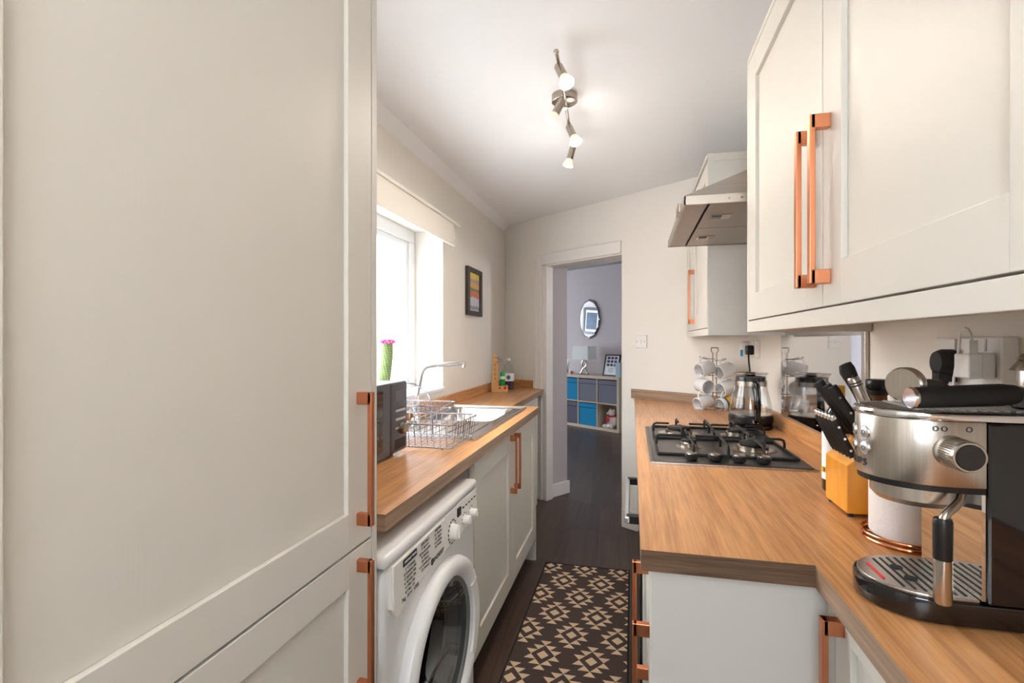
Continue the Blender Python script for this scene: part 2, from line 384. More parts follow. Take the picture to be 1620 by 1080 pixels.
# window unit (reveal, frame, pane) and outside wall
xf = XL-.175
a = MB()
a.box(xf-.06, xf, WY0, WY1, WZ0, WZ0+.055); a.box(xf-.06, xf, WY0, WY1, WZ1-.07, WZ1)
for y0, y1 in ((WY0, WY0+.07), (WY1-.07, WY1), (1.95, 2.02)): a.box(xf-.06, xf, y0, y1, WZ0+.055, WZ1-.07)
for y0, y1 in ((WY0+.07, 1.95), (2.02, WY1-.07)):      # sashes
    a.box(xf-.05, xf-.012, y0, y1, WZ0+.0552, WZ0+.085); a.box(xf-.05, xf-.012, y0, y1, WZ1-.10, WZ1-.07)
    a.box(xf-.05, xf-.012, y0, y0+.035, WZ0+.085, WZ1-.10); a.box(xf-.05, xf-.012, y1-.035, y1, WZ0+.085, WZ1-.10)
w = struct(a, 'window_1', M['upvc'], bevel=.004)
MB().box(xf-.033, xf-.029, WY0+.09, WY1-.09, WZ0+.08, WZ1-.09).build('pane', M['pane'], w)
a = MB(); a.box(xf, XL+.012, WY0, WY1, WZ0-.0, WZ0+.02); struct(a, 'trim_2', M['upvc'], bevel=.004)
a = MB(); a.box(-3.35, -3.2, -2, 5.75, -.2, 2.3); struct(a, 'wall_outside', M['brick'])
a = MB(); a.prism([(-3.2, -2), (XL-.3, -2), (XL-.3, 4.45), (-3.2, 5.7)], -.3, -.1); struct(a, 'ground_outside', mat('pale_bounce_paving', (226, 226, 224), .9, var=.1))  # unseen ground, made pale to bounce sunlight up through the window
# white downpipe against the outside wall
dp = MB(); dp.cyl((-1.75, 3.1, -.1), (-1.75, 3.1, 3.2), .035); dp = dp.build('downpipe', M['upvc'], smooth=True)
tag(dp, 'white round downpipe standing outside beyond the window glass', 'downpipe')

# ================================================================ CABINETS
def shaker(x, sgn, y0, y1, z0, z1, name='door', parent=None, st=.085, rl=.07, th=.02, m=None, single=True):
    """door whose face is the plane x, facing sgn along x"""
    b = MB(); xb = x - sgn*th
    b.box(x, xb, y0, y0+st, z0, z1); b.box(x, xb, y1-st, y1, z0, z1)
    b.box(x, xb, y0+st, y1-st, z0, z0+rl); b.box(x, xb, y0+st, y1-st, z1-rl, z1)
    b.box(x - sgn*.009, xb, y0+st, y1-st, z0+rl, z1-rl)
    return b.build(name, m or M['cab'], parent, bevel=.0012)
def handle(x, sgn, y, z0, z1, parent, hw=.0065):
    b = MB(); xo = x + sgn*.032
    b.box(xo, xo - sgn*.009, y-hw, y+hw, z0, z1)
    for za, zb in ((z0, z0+.024), (z1-.024, z1)):
        b.box(xo - sgn*.002, x, y-hw, y+hw, za, zb)
    return b.build('handle', M['copper'], parent, bevel=.0012)

# tall larder unit at left
T = thing('tall_cabinet', (-.75, .55, 0), 'tall ivory shaker cabinet filling the left of the view', 'cabinet')
TX = -.52
b = MB(); b.box(XL+.003, TX, .952, .972, 0, 2.2); b.box(XL+.003, TX, .21, .228, 0, 2.2); b.box(XL+.003, TX-.022, .228, .952, .12, .138); b.box(XL+.003, TX-.022, .228, .952, 2.15, 2.2); b.box(XL+.003, XL+.012, .228, .952, .12, 2.2)
b.build('carcass', M['cabh'], T, bevel=.001)
MB().box(TX-.07, TX-.055, .228, .952, 0, .12).build('plinth', M['cabh'], T)
d1 = shaker(TX, 1, .235, .9485, .872, 2.14, parent=T, st=.087, rl=.072)
handle(TX, 1, .897, .913, 1.172, d1)
d2 = shaker(TX, 1, .235, .9485, .135, .867, parent=T, st=.087, rl=.063)
handle(TX, 1, .897, .588, .847, d2)

# sink base cabinet, two doors
C = thing('sink_cabinet', (-.8, 2.32, 0), 'two-door ivory base cabinet under the sink with paired copper handles', 'cabinet', )
CX = -.545
b = MB(); b.box(XL+.003, CX-.022, 1.724, 1.742, 0.0, .85); b.box(XL+.003, CX-.022, 1.742, 2.905, .115, .133); b.box(XL+.003, XL+.015, 1.742, 2.905, .13, .85); b.box(XL+.003, CX+.0, 2.905, 2.923, 0, .85)
b.build('carcass', M['panel'], C, bevel=.001)
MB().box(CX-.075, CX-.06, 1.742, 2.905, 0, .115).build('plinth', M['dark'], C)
d = shaker(CX, 1, 1.726, 2.317, .13, .847, parent=C, st=.075, rl=.085); handle(CX, 1, 2.28, .572, .836, d)
d = shaker(CX, 1, 2.322, 2.902, .13, .847, parent=C, st=.075, rl=.085); handle(CX, 1, 2.36, .572, .836, d)
# shallow corner cabinet
C = thing('corner_cabinet', (-.9, 3.4, 0), 'narrow ivory base cabinet between the sink unit and the doorway', 'cabinet')
b = MB(); b.prism([(XL+.003, 2.926), (-.722, 2.926), (-.722, wy(-.722)-.13), (XL+.003, wy(XL)-.13)], .0, .85); b.build('carcass', M['panel'], C, bevel=.001)
shaker(-.70, 1, 2.95, 3.82, .10, .847, parent=C, st=.07)

# left worktop
LW = thing('worktop', (-.8, 2.4, .85), 'walnut-effect worktop along the window wall holding the sink', 'worktop')
b = MB()
sx0, sx1, sy0, sy1 = -1.0, -.605, 1.88, 2.815
zb, zt = WT-.038, WT
# built as slabs round the sink cut-out
for (x0, x1, y0, y1) in ((XL+.003, -.527, 1.023, sy0), (XL+.003, sx0, sy0, sy1), (sx1, -.527, sy0, sy1), (XL+.003, -.527, sy1, 2.93)):
    pass
def slab(bm, poly, edge_idx):
    bm.prism(poly, zb, zt, 0, [1 if i in edge_idx else 0 for i in range(len(poly))])
slab(b, [(XL+.003, 1.023), (-.527, 1.023), (-.527, sy0), (XL+.003, sy0)], (0, 1))
slab(b, [(XL+.003, sy0), (sx0, sy0), (sx0, sy1), (XL+.003, sy1)], ())
slab(b, [(sx1, sy0), (-.527, sy0), (-.527, sy1), (sx1, sy1)], (1,))
slab(b, [(XL+.003, sy1), (-.527, sy1), (-.527, 2.93), (-.690, 2.93), (-.690, 3.95), (-.69, wy(-.69)-.003), (XL+.003, wy(XL)-.006)], (1, 2, 3, 4))
b.build('board', [M['work'], M['workedge']], LW)
b = MB(); b.box(XL+.001, XL+.02, WY1-1.78, 4.26, zt, zt+.062); b.build('upstand', M['work'], LW, bevel=.0015)
b = MB(FB); b.box(-1.29, OT0-.096, -.021, -.002, zt, zt+.062); b.build('upstand', M['work'], LW, bevel=.0015)

# right worktop (L shape)
RWk = thing('worktop', (.4, 1.8, .85), 'long L-shaped walnut-effect worktop carrying the hob and coffee machine', 'worktop')
b = MB(); slab(b, [(.0155, .959), (.303, .959), (.303, -1.29), (XR-.003, -1.29), (XR-.003, wy(XR)-.006), (.0155, wy(.0155)-.003)], ())
nf = len(b.f)
# side faces in order of polygon edges start after the two caps
b.f[2] = (b.f[2][0], 2); b.f[3] = (b.f[3][0], 1); b.f[7] = (b.f[7][0], 1)
b.build('board', [M['work'], M['workedge'], M['workend_shaded']], RWk)
b = MB(); b.box(XR-.021, XR-.002, -1.28, 3.08, zt, zt+.062); b.build('upstand', M['work'], RWk, bevel=.0015)
b = MB(FB); b.box(.005, .76, -.021, -.002, zt, zt+.062); b.build('upstand', M['workedge'], RWk, bevel=.0015)

# right base units
C = thing('base_cabinet', (.3, 1.3, 0), 'ivory base cabinet under the near end of the hob worktop, plain end panel facing us', 'cabinet')
b = MB(); b.box(.035, XR-.003, .975, .993, 0, .85); b.box(.055, XR-.003, 1.625, 1.643, 0, .85); b.box(.055, XR-.003, .993, 1.625, .115, .133); b.box(.46, .63, .993, 1.625, .4, .415)
b.build('carcass', M['panel'], C, bevel=.001)
MB().box(.09, .105, .993, 1.625, 0, .115).build('plinth', M['panel'], C)
d = MB().box(.032, .052, .98, 1.028, .13, .847).build('pull_out_front', M['cab'], C, bevel=.001); handle(.032, -1, .992, .475, .739, d)
d = shaker(.032, -1, 1.032, 1.64, .13, .847, parent=C, st=.07)
handle(.032, -1, 1.072, .583, .822, d)
# oven
C = thing('oven', (.3, 1.97, 0), 'built-in oven below the hob with a steel bar handle', 'oven')
b = MB(); b.box(.04, XR-.01, 1.647, 2.32, .12, .84); b.build('body', M['black'], C)
MB().box(.024, .04, 1.65, 2.317, .14, .74).build('door', M['blackg'], C, bevel=.003)
MB().box(.022, .04, 1.65, 2.317, .745, .84).build('control_panel', M['steel'], C, bevel=.002)
b = MB(); b.box(-.024, -.008, 1.66, 2.16, .69, .712); b.build('handle', M['aluh'], C, bevel=.004)
for y in (1.665, 2.12):
    MB().box(-.018, .024, y, y+.025, .688, .714).build('handle_bracket', M['black'], C, bevel=.002)
C = thing('base_cabinet', (.3, 2.7, 0), 'ivory base cabinet beyond the oven, next to the doorway wall', 'cabinet')
b = MB(); b.prism([(.055, 2.325), (XR-.003, 2.325), (XR-.003, wy(XR)-.03), (.055, wy(.055)-.03)], .0, .85); b.build('carcass', M['panel'], C)
shaker(.032, -1, 2.33, 2.86, .13, .847, parent=C, st=.07); shaker(.032, -1, 2.865, 3.44, .13, .847, parent=C, st=.07)
# return base unit, nearest
C = thing('base_cabinet', (.47, .5, 0), 'ivory base cabinet in the lower right corner, one copper handle on its door', 'cabinet')
b = MB(); b.box(.345, XR-.003, .955, .973, 0, .85); b.box(.345, XR-.003, -.6, -.582, 0, .85); b.box(.345, XR-.003, -.582, .955, .115, .133)
b.box(.326, .345, .94, .973, .115, .85)
b.build('carcass', M['panel'], C, bevel=.001)
MB().box(.39, .405, -.582, .955, 0, .115).build('plinth', M['panel'], C)
d = shaker(.325, -1, .34, .936, .13, .847, parent=C, st=.06, rl=.045); handle(.325, -1, .905, .565, .829, d, hw=.009)
d = shaker(.325, -1, -.26, .336, .13, .847, parent=C, st=.06, rl=.045)

# wall cabinets, right
UX = .325
def wall_cab(y0, y1, z0, z1, label, doors, far=None):
    C = thing('wall_cabinet', (.48, (y0+y1)/2, z0), label, 'cabinet')
    b = MB()
    b.box(UX-.0, XR-.003, y0, y0+.018, z0, z1); 
    if far is None: b.box(UX, XR-.003, y1-.018, y1, z0, z1)
    ye = y1 if far is None else far[0]
    b.box(UX+.022, XR-.003, y0+.018, ye-.018, z0+.036, z0+.054); b.box(UX+.022, XR-.003, y0+.018, ye-.018, z1-.03, z1-.012)
    b.box(XR-.012, XR-.003, y0+.018, ye-.018, z0+.05, z1-.03)
    b.build('carcass', M['cabh'], C, bevel=.001)
    MB().box(UX, UX+.02, y0+.018, y1-.018 if far is None else far[1], z0, z0+.031).build('pelmet', M['cab'], C, bevel=.001)
    MB().box(UX, UX+.02, y0+.018, y1-.018 if far is None else far[1], z1-.016, z1).build('cornice', M['cab'], C, bevel=.001)
    for (a0, a1, hy) in doors:
        d = shaker(UX, -1, a0, a1, z0+.034, z1-.019, parent=C, st=.08, rl=.072)
        if hy: handle(UX, -1, hy, 1.368, 1.655, d, hw=.0075)
    return C
wall_cab(.44, 1.594, 1.297, 2.083, 'large ivory wall cabinet at upper right with two long copper handles', [(.996, 1.574, 1.035), (.46, .992, .962)])
C = wall_cab(-.75, .436, 1.297, 2.083, 'ivory wall cabinet at the extreme right edge of the view', [(-.14, .418, None), (-.73, -.145, None)])
C = thing('wall_cabinet', (.48, 2.7, 1.297), 'ivory wall cabinet beyond the extractor hood with one copper handle', 'cabinet')
b = MB(); b.prism([(UX+.022, 2.39), (XR-.003, 2.39), (XR-.003, wy(XR)-.02), (UX+.022, wy(UX)-.04)], 1.32, 2.07)
b.box(UX, XR-.003, 2.372, 2.39, 1.297, 2.09)
b.build('carcass', M['cabh'], C, bevel=.001)
MB().box(UX, UX+.02, 2.39, 3.26, 1.297, 1.328).build('pelmet', M['cab'], C); MB().box(UX-.004, UX+.02, 2.37, 3.26, 2.078, 2.095).build('cornice', M['cab'], C)
b = MB(); b.box(UX+.02, XR-.003, 2.368, 2.372, 2.06, 2.092); b.build('cornice', M['cab'], C)
d = shaker(UX, -1, 2.376, 2.93, 1.331, 2.066, parent=C, st=.08); handle(UX, -1, 2.885, 1.365, 1.655, d, hw=.008)
shaker(UX, -1, 2.934, 3.26, 1.331, 2.066, parent=C, st=.08)

# ================================================================ HOOD
H = thing('extractor_hood', (.4, 2.02, 1.69), 'steel chimney extractor hood above the gas hob', 'extractor hood')
hx, hy0, hy1, hz = .155, 1.64, 2.362, 1.688
b = MB()
b.box(hx, hx+.006, hy0, hy1, hz, hz+.028); b.box(hx, XR-.008, hy0, hy0+.006, hz, hz+.028); b.box(hx, XR-.008, hy1-.006, hy1, hz, hz+.028)
cx0, cy0, cy1, cz = .44, 1.90, 2.12, 1.885
lo = [(hx, hy0), (XR-.008, hy0), (XR-.008, hy1), (hx, hy1)]; hi = [(cx0, cy0), (XR-.008, cy0), (XR-.008, cy1), (cx0, cy1)]
b.rings([[(x, y, hz+.028) for x, y in lo], [(x, y, cz) for x, y in hi]])
b.build('canopy', M['steelh'], H, bevel=.001)
MB().box(cx0, XR-.008, cy0, cy1, cz, CEIL-.002).build('chimney', M['steelh'], H, bevel=.001)
MB().box(hx+.006, hx+.07, hy0+.006, hy1-.006, hz+.003, hz+.012).build('light_panel', M['filter'], H)
for y0, y1 in ((hy0+.012, 2.0), (2.008, hy1-.012)):
    f = MB().box(hx+.078, XR-.03, y0, y1, hz+.002, hz+.012).build('filter', M['filter'], H, bevel=.001)
    k = MB(); yc = (y0+y1)/2; k.box(hx+.10, hx+.165, yc-.035, yc+.03, hz-.001, hz+.004); k.build('handle', M['satin'], f, bevel=.002)
    k = MB(); k.box(hx+.105, hx+.135, yc-.022, yc+.01, hz-.003, hz+.001); k.build('latch', M['black'], f)
for i in range(6):
    b = MB(); b.cyl((hx+.13+i*.035, hy0-.001, hz+.014), (hx+.13+i*.035, hy0+.002, hz+.014), .0035, seg=10); b.build('button', M['satin'], H)
MB().box(hx-.01, hx, 1.73, 1.81, hz+.0, hz+.03).build('slide_switch', M['satin'], H, bevel=.002)

# splashback
sp = MB().box(XR-.008, XR-.002, 1.625, 2.43, .955, 1.686).build('splashback', M['splash']); tag(sp, 'polished steel splashback on the wall behind the gas hob', 'splashback')
sp2 = MB().box(XR-.012, XR-.002, 1.597, 1.622, .955, 1.69).build('edge_trim', M['satin'], sp, bevel=.001)

# ================================================================ HOB
Hb = thing('gas_hob', (.3, 1.98, WT), 'four-burner steel gas hob set in the right worktop', 'hob')
X0, X1, Y0, Y1 = .056, .528, 1.64, 2.322
b = MB(); b.box(X0, X1, Y0, Y1, WT, WT+.004); b.box(X0+.01, X1-.01, Y0+.01, Y1-.01, WT+.002, WT+.008); b.build('base_plate', M['hobsteel'], Hb, bevel=.002)
b = MB(); b.box(X0, X1, Y0-.003, Y0+.001, WT, WT+.007); b.box(X0-.002, X0+.001, Y0, Y1, WT, WT+.006); b.box(X0, X1, Y1-.001, Y1+.003, WT, WT+.006); b.build('rim', M['steel'], Hb, bevel=.001)
burn = [((.185), 2.17, .052), (.195, 1.90, .030), (.405, 2.17, .042), (.405, 1.90, .050)]
for x, y, r in burn:
    b = MB(); b.lathe([(r*1.55, .008), (r*1.35, .0105), (r*1.0, .011), (r*1.0, .022), (r*.85, .026)], (x, y, WT), seg=40); o = b.build('burner', M['satin'], Hb, smooth=True)
    c = MB(); c.lathe([(r*.8, .026), (r*.88, .028), (r*.88, .032), (r*.8, .035)], (x, y, WT), seg=40); c.build('burner_cap', M['iron'], o, smooth=True)
zr = WT+.046; zl = WT+.012
for (ya, yb) in ((1.73, 2.04), (2.045, 2.30)):
    pass
def grate(y0, y1, bs, xl, xr):
    b = MB(); r = .0045
    b.tube([(xl, y0, zl), (xr, y0, zl), (xr, y1, zl), (xl, y1, zl)], r, closed=True)
    for (x, y, rr) in bs:
        for dx, dy in ((1, 0), (-1, 0), (0, 1), (0, -1)):
            ix, iy = x+dx*rr*.75, y+dy*rr*.75
            if dx: ex, ey = (xr if dx > 0 and x > .3 else xl if dx < 0 and x < .3 else .3), y
            else: ex, ey = x, (y1 if dy > 0 else y0)
            pts = [(ix, iy, zr), (ex-dx*.012, ey-dy*.012, zr), (ex-dx*.003, ey-dy*.003, zr-.004), (ex, ey, zr-.014), (ex, ey, zl)]
            b.tube(pts, r, seg=8)
    b.tube([(.3, y0, zl), (.3, y0, zr-.008), (.3, y0+.012, zr), (.3, y1-.012, zr), (.3, y1, zr-.008), (.3, y1, zl)], r)
    b.build('pan_support', M['iron'], Hb, smooth=True)
grate(1.745, 2.032, [burn[1], burn[3]], .085, .505)
grate(2.038, 2.302, [burn[0], burn[2]], .085, .505)
for x in (.182, .252, .322, .392):
    b = MB(); b.lathe([(.012, .008), (.019, .012), (.021, .026), (.019, .029)], (x, 1.688, WT), seg=28); o = b.build('knob', M['blackm'], Hb, smooth=True)
    c = MB(); c.lathe([(.0185, .029), (.0165, .0305)], (x, 1.688, WT), seg=28); c.box(x-.003, x+.003, 1.674, 1.702, WT+.030, WT+.033); c.build('knob_top', M['satin'], o)

# ================================================================ WASHING MACHINE
Wm = thing('washing_machine', (-.78, 1.3, 0), 'white front-loading washing machine under the left worktop', 'washing machine')
wx, wy0, wy1 = -.503, .976, 1.622
NS = 120; ccy, ccz = (wy0+wy1)/2, .4025
def wring(x, inset, n=16):
    hy, hz = (wy1-wy0)/2-inset, .3825-inset; out = []
    for i in range(NS):
        t_ = 2*math.pi*i/NS; dy, dz = math.cos(t_), math.sin(t_)
        k = (abs(dy/hy)**n + abs(dz/hz)**n)**(-1/n); out.append((x, ccy+k*dy, ccz+k*dz))
    return out
def ering(x, r): return [(x, 1.30+r*1.11*math.cos(2*math.pi*i/NS), .425+r*math.sin(2*math.pi*i/NS)) for i in range(NS)]
b = MB(); b.rings([wring(XL+.02, .004), wring(wx-.030, 0), wring(wx-.016, .003), wring(wx-.009, .010), wring(wx-.006, .022), ering(wx-.006, .205), ering(wx-.012, .200)], cap1=False)
b.build('body', M['white'], Wm, smooth=True)
b = MB(); b.rings([ering(wx-.012, .200), ering(wx-.025, .178), ering(wx-.055, .172), ering(wx-.06, .160)], cap0=False, cap1=False); b.build('door_seal', M['seal'], Wm, smooth=True)
b = MB(); b.rings([ering(wx-.06, .160), ering(wx-.07, .19), ering(wx-.30, .19), ering(wx-.31, .02)], cap0=False); b.build('drum', M['drum'], Wm, smooth=True)
b = MB(); b.box(XL+.02, wx+.001, wy0, wy1, .787, .815); b.build('lid', M['white'], Wm, bevel=.012, bseg=4, smooth=True)
b = MB(); b.extr([(wx-.02, wy0+.025, .690), (wx+.004, wy0+.025, .694), (wx-.001, wy0+.025, .786), (wx-.02, wy0+.025, .786)], (0, wy1-wy0-.03, 0)); b.build('control_panel', M['whitep'], Wm, bevel=.003)
# detergent drawer front below-left, with rounded lower edge
b = MB(); 
pts = [(wx+.0042, wy0+.03, .785), (wx+.0042, 1.315, .785), (wx+.0042, 1.315, .69), (wx+.0042, 1.10, .69), (wx+.0042, 1.03, .665), (wx+.0042, wy0+.045, .668), (wx+.0042, wy0+.03, .69)]
b.extr([(x-.008, y, z) for x, y, z in pts], (.008, 0, 0)); dr = b.build('detergent_drawer', M['whitep'], Wm, bevel=.002)
XF = wx+.0045
def wtext(s, y, z, size, m=M['ink'], width=None): return text('lettering', s, size, (XF+.0006, y, z), (0, 1, 0), (0, 0, 1), m, dr if y < 1.315 else Wm, width)
MB().box(XF-.0005, XF+.0008, 1.052, 1.125, .764, .780).build('header_bar', M['inkd'], dr)
text('lettering', 'EVERYDAY WASH', .0085, (XF+.0012, 1.089, .772), (0, 1, 0), (0, 0, 1), M['papw'], dr, .062)
cols = [(1.088, .755, ['1 Cotton', '2 Cotton 60', '3 Synth 40', '4 Synth 30', '5 Mix 30', '6 Mix 15']), (1.175, .775, ['SPECIALS', '7 Sport', '8 Intensive', '9 Shoes', '10 Easy', '11 Delicate', '12 Wool']), (1.262, .777, ['PARTIAL', 'S1 Rinse', 'S2 Spin', 'S3 Drain', 'S4 Pump'])]
for y, z, rows in cols:
    for k, s in enumerate(rows): wtext(s, y, z-k*.0105, .0085 if k else .010, width=min(.066, .0062*len(s)))
wtext('INDESIT', 1.268, .706, .017, M['inkd'], .07)
b = MB(); b.lathe([(.0085, 0), (.0085, .0012), (.0065, .0012), (.0065, 0)], (XF, 1.222, .706), (1, 0, 0), seg=28, close=True); b.box(XF, XF+.0012, 1.2212, 1.2232, .7015, .7105); b.build('logo', M['inkd'], dr)
wtext('7kg  A++  1200', 1.09, .691, .012, M['ink'], .09)
MB().box(wx+.001, wx+.0045, 1.423, 1.450, .752, .776).build('display', M['inkd'], Wm)
for (y, z, r) in ((1.375, .728, .023), (1.483, .726, .0145), (1.549, .726, .0145)):
    b = MB(); b.lathe([(r, 0), (r, .004), (r*.88, .018), (r*.7, .021)], (wx+.002, y, z), (1, 0, 0), seg=32); b.box(wx+.02, wx+.026, y-.0025, y+.0025, z-r*.75, z+r*.75)
    b.build('dial' if r > .02 else 'knob', M['whitep'], Wm, smooth=True)
b = MB()
for k in range(16):
    an = 2*math.pi*k/16; y, z = 1.375+.032*math.cos(an), .728+.032*math.sin(an); b.box(wx+.003, wx+.0045, y-.002, y+.002, z-.0025, z+.0025)
b.build('dial_marks', M['ink'], Wm)
for y in (1.483, 1.549):
    b = MB()
    for k in range(7):
        an = math.pi*(k/6)*1.2-.3; yy, zz = y+.021*math.cos(an), .726+.021*math.sin(an); b.box(wx+.002, wx+.0036, yy-.0012, yy+.0012, zz-.0015, zz+.0015)
    b.build('dial_marks', M['ink'], Wm)
b = MB()
for k in range(5): b.box(wx+.001, wx+.0036, 1.47+k*.028, 1.482+k*.028, .763, .766)
b.build('printed_line', M['ink'], Wm)
b = MB(); b.lathe([(.004, 0), (.004, .005)], (wx+.001, 1.59, .76), (1, 0, 0), seg=14); b.build('power_button', M['whitep'], Wm)
# porthole door: elliptical ring, glass bowl
dc = (wx-.002, 1.30, .425)
sc = (1.11, 1.)
prof = [(.240, -.004), (.245, .010), (.242, .022), (.232, .030), (.214, .033), (.200, .028), (.188, .012), (.184, -.002)]
b = MB(); b.lathe(prof, dc, (1, 0, 0), seg=72, ref=(0, 1, 0), sc=sc, close=True); dd = b.build('door', M['white'], Wm, smooth=True)
b = MB(); b.lathe([(.185, .004), (.180, .008), (.160, -.002), (.148, -.03), (.135, -.06), (.11, -.080), (.05, -.088)], dc, (1, 0, 0), seg=64, ref=(0, 1, 0), sc=sc, cap0=False); b.build('glass_bowl', M['smoke'], dd, smooth=True)
b = MB(); b.lathe([(.191, .012), (.187, .016), (.180, .012), (.172, -.01), (.180, -.012)], dc, (1, 0, 0), seg=64, ref=(0, 1, 0), sc=sc, close=True); b.build('door_trim', M['seal'], dd, smooth=True)
# recessed grip on the far side of the ring
b = MB(); rs = []
for k in range(13):
    an = math.radians(-32 + k*5.3)
    c = [(.190, .024), (.224, .0315), (.222, .0345), (.192, .031)]
    rs.append([(dc[0]+h, dc[1]+r*1.11*math.cos(an), dc[2]+r*math.sin(an)) for r, h in c])
b.rings(rs); b.build('grip', M['whitep'], dd, smooth=True)

# ================================================================ SINK AND TAP
Sk = thing('sink', (-.8, 2.3, WT), 'stainless steel inset sink with drainer below the window', 'sink')
# rim
ox0, ox1, oy0, oy1 = -1.022, -.585, 1.86, 2.835
b = MB(); t = .003
bx0, bx1, by0, by1 = -.985, -.645, 2.30, 2.775
for q in ((ox0, ox1, oy0, by0), (ox0, ox1, by1, oy1), (ox0, bx0, by0, by1), (bx1, ox1, by0, by1)): b.box(q[0], q[1], q[2], q[3], WT+.0005, WT+.0035)
b.build('rim', M['sink'], Sk)
b = MB(); b.tube([(ox0+.006, oy0+.006, WT+.004), (ox1-.006, oy0+.006, WT+.004), (ox1-.006, oy1-.006, WT+.004), (ox0+.006, oy1-.006, WT+.004)], .005, closed=True)
b.build('raised_edge', M['sink'], Sk, smooth=True)
def rrect(x0, x1, y0, y1, r, z, n=6):
    out = []
    for cx, cy, a0 in ((x1-r, y1-r, 0), (x0+r, y1-r, 90), (x0+r, y0+r, 180), (x1-r, y0+r, 270)):
        for i in range(n+1):
            an = math.radians(a0 + 90*i/n); out.append((cx+r*math.cos(an), cy+r*math.sin(an), z))
    return out
b = MB(); b.rings([rrect(bx0-.004, bx1+.004, by0-.004, by1+.004, .05, WT+.0045), rrect(bx0+.006, bx1-.006, by0+.006, by1-.006, .05, WT-.006), rrect(bx0+.02, bx1-.02, by0+.02, by1-.02, .06, WT-.14), rrect(bx0+.06, bx1-.06, by0+.06, by1-.06, .06, WT-.155)], cap0=False)
b.build('bowl', M['sink'], Sk, smooth=True)
b = MB()
for k in range(7): b.box(-.95+k*.05, -.945+k*.05+.006, 1.93, 2.25, WT+.0035, WT+.006)
b.build('drainer_ridges', M['sink'], Sk, bevel=.001)
b = MB(); b.lathe([(.03, -.154), (.022, -.150)], ((bx0+bx1)/2, (by0+by1)/2, WT), seg=24); b.build('plug_hole', M['chrome'], Sk)
Tp = thing('tap', (-.985, 2.235, WT), 'chrome swan-neck mixer tap with a long level spout beside the sink', 'tap')
b = MB(); b.lathe([(.027, .004), (.027, .012), (.02, .02), (.02, .065), (.014, .075)], (-1.0, 2.235, WT), seg=24); b.build('body', M['chrome'], Tp, smooth=True)
pts = [(-1.0, 2.235, .955), (-.985, 2.24, 1.04), (-.972, 2.245, 1.115), (-.963, 2.248, 1.137), (-.945, 2.252, 1.152), (-.915, 2.258, 1.157), (-.84, 2.27, 1.163), (-.765, 2.285, 1.168)]
b = MB(); b.tube(pts, .0105, seg=14); b.cyl((-.772, 2.284, 1.166), (-.772, 2.284, 1.149), .009); b.build('spout', M['chrome'], Tp, smooth=True)
b = MB(); b.tube([(-1.0, 2.235, .93), (-.99, 2.19, .94), (-.985, 2.15, .955)], .006); b.build('lever', M['chrome'], Tp, smooth=True)

# ================================================================ DISH RACK
Dr = thing('dish_rack', (-.8, 1.78, WT), 'empty two-tier chrome wire dish rack beside the microwave', 'dish rack')
rx0, rx1, ry0, ry1 = -1.0, -.590, 1.64, 1.91
wr = .0022
b = MB(); b.tube(rrect(rx0, rx1, ry0, ry1, .02, WT+.094), .003, closed=True); b.tube(rrect(rx0+.012, rx1-.012, ry0+.012, ry1-.012, .02, WT+.012), .0026, closed=True)
for k in range(16):
    x = rx0+.03+k*(rx1-rx0-.06)/15
    b.tube([(x, ry0, WT+.094), (x, ry0+.012, WT+.012), (x, ry1-.012, WT+.012), (x, ry1, WT+.094)], wr*.8, seg=6)
for k in range(9):
    y = ry0+.025+k*(ry1-ry0-.05)/8
    b.tube([(rx0, y, WT+.094), (rx0+.012, y, WT+.012), (rx1-.012, y, WT+.012), (rx1, y, WT+.094)], wr*.8, seg=6)
for x, y in ((rx0+.05, ry0+.02), (rx1-.05, ry0+.02), (rx0+.05, ry1-.02), (rx1-.05, ry1-.02)): b.cyl((x, y, WT+.0045), (x, y, WT+.014), .005, seg=10)
b.build('basket', M['wire'], Dr, smooth=True)
b = MB()
for y in (1.765,):
    c = -.820; r = .100; pts = [(c-r, y, WT+.012), (c-r, y, WT+.13)]
    for k in range(13):
        an = math.pi - math.pi*k/12; pts.append((c+r*math.cos(an), y, WT+.13+r*math.sin(an)*.95))
    pts += [(c+r, y, WT+.13), (c+r, y, WT+.012)]
    b.tube(pts, .0032, seg=8)
b.build('arched_end', M['wire'], Dr, smooth=True)
b = MB(); zt2 = WT+.15
b.tube(rrect(-.965, -.655, 1.69, 1.84, .015, zt2), .003, closed=True); b.tube(rrect(-.955, -.665, 1.70, 1.83, .015, zt2-.022), .002, closed=True)
for k in range(18):
    x = -.955+k*.017; b.tube([(x, 1.69, zt2), (x, 1.70, zt2-.022), (x, 1.83, zt2-.022), (x, 1.84, zt2)], wr*.7, seg=6)
b.build('plate_shelf', M['wire'], Dr, smooth=True)
# cups / cutlery holder wire rings of the rack
b = MB()
for k in range(7):
    y = 1.66+k*.03
    b.tube([(-.9, y, WT+.012), (-.9, y, WT+.075), (-.885, y+.006, WT+.088), (-.87, y, WT+.075), (-.87, y, WT+.012)], wr*.8, seg=6)
b.build('plate_divider', M['wire'], Dr, smooth=True)

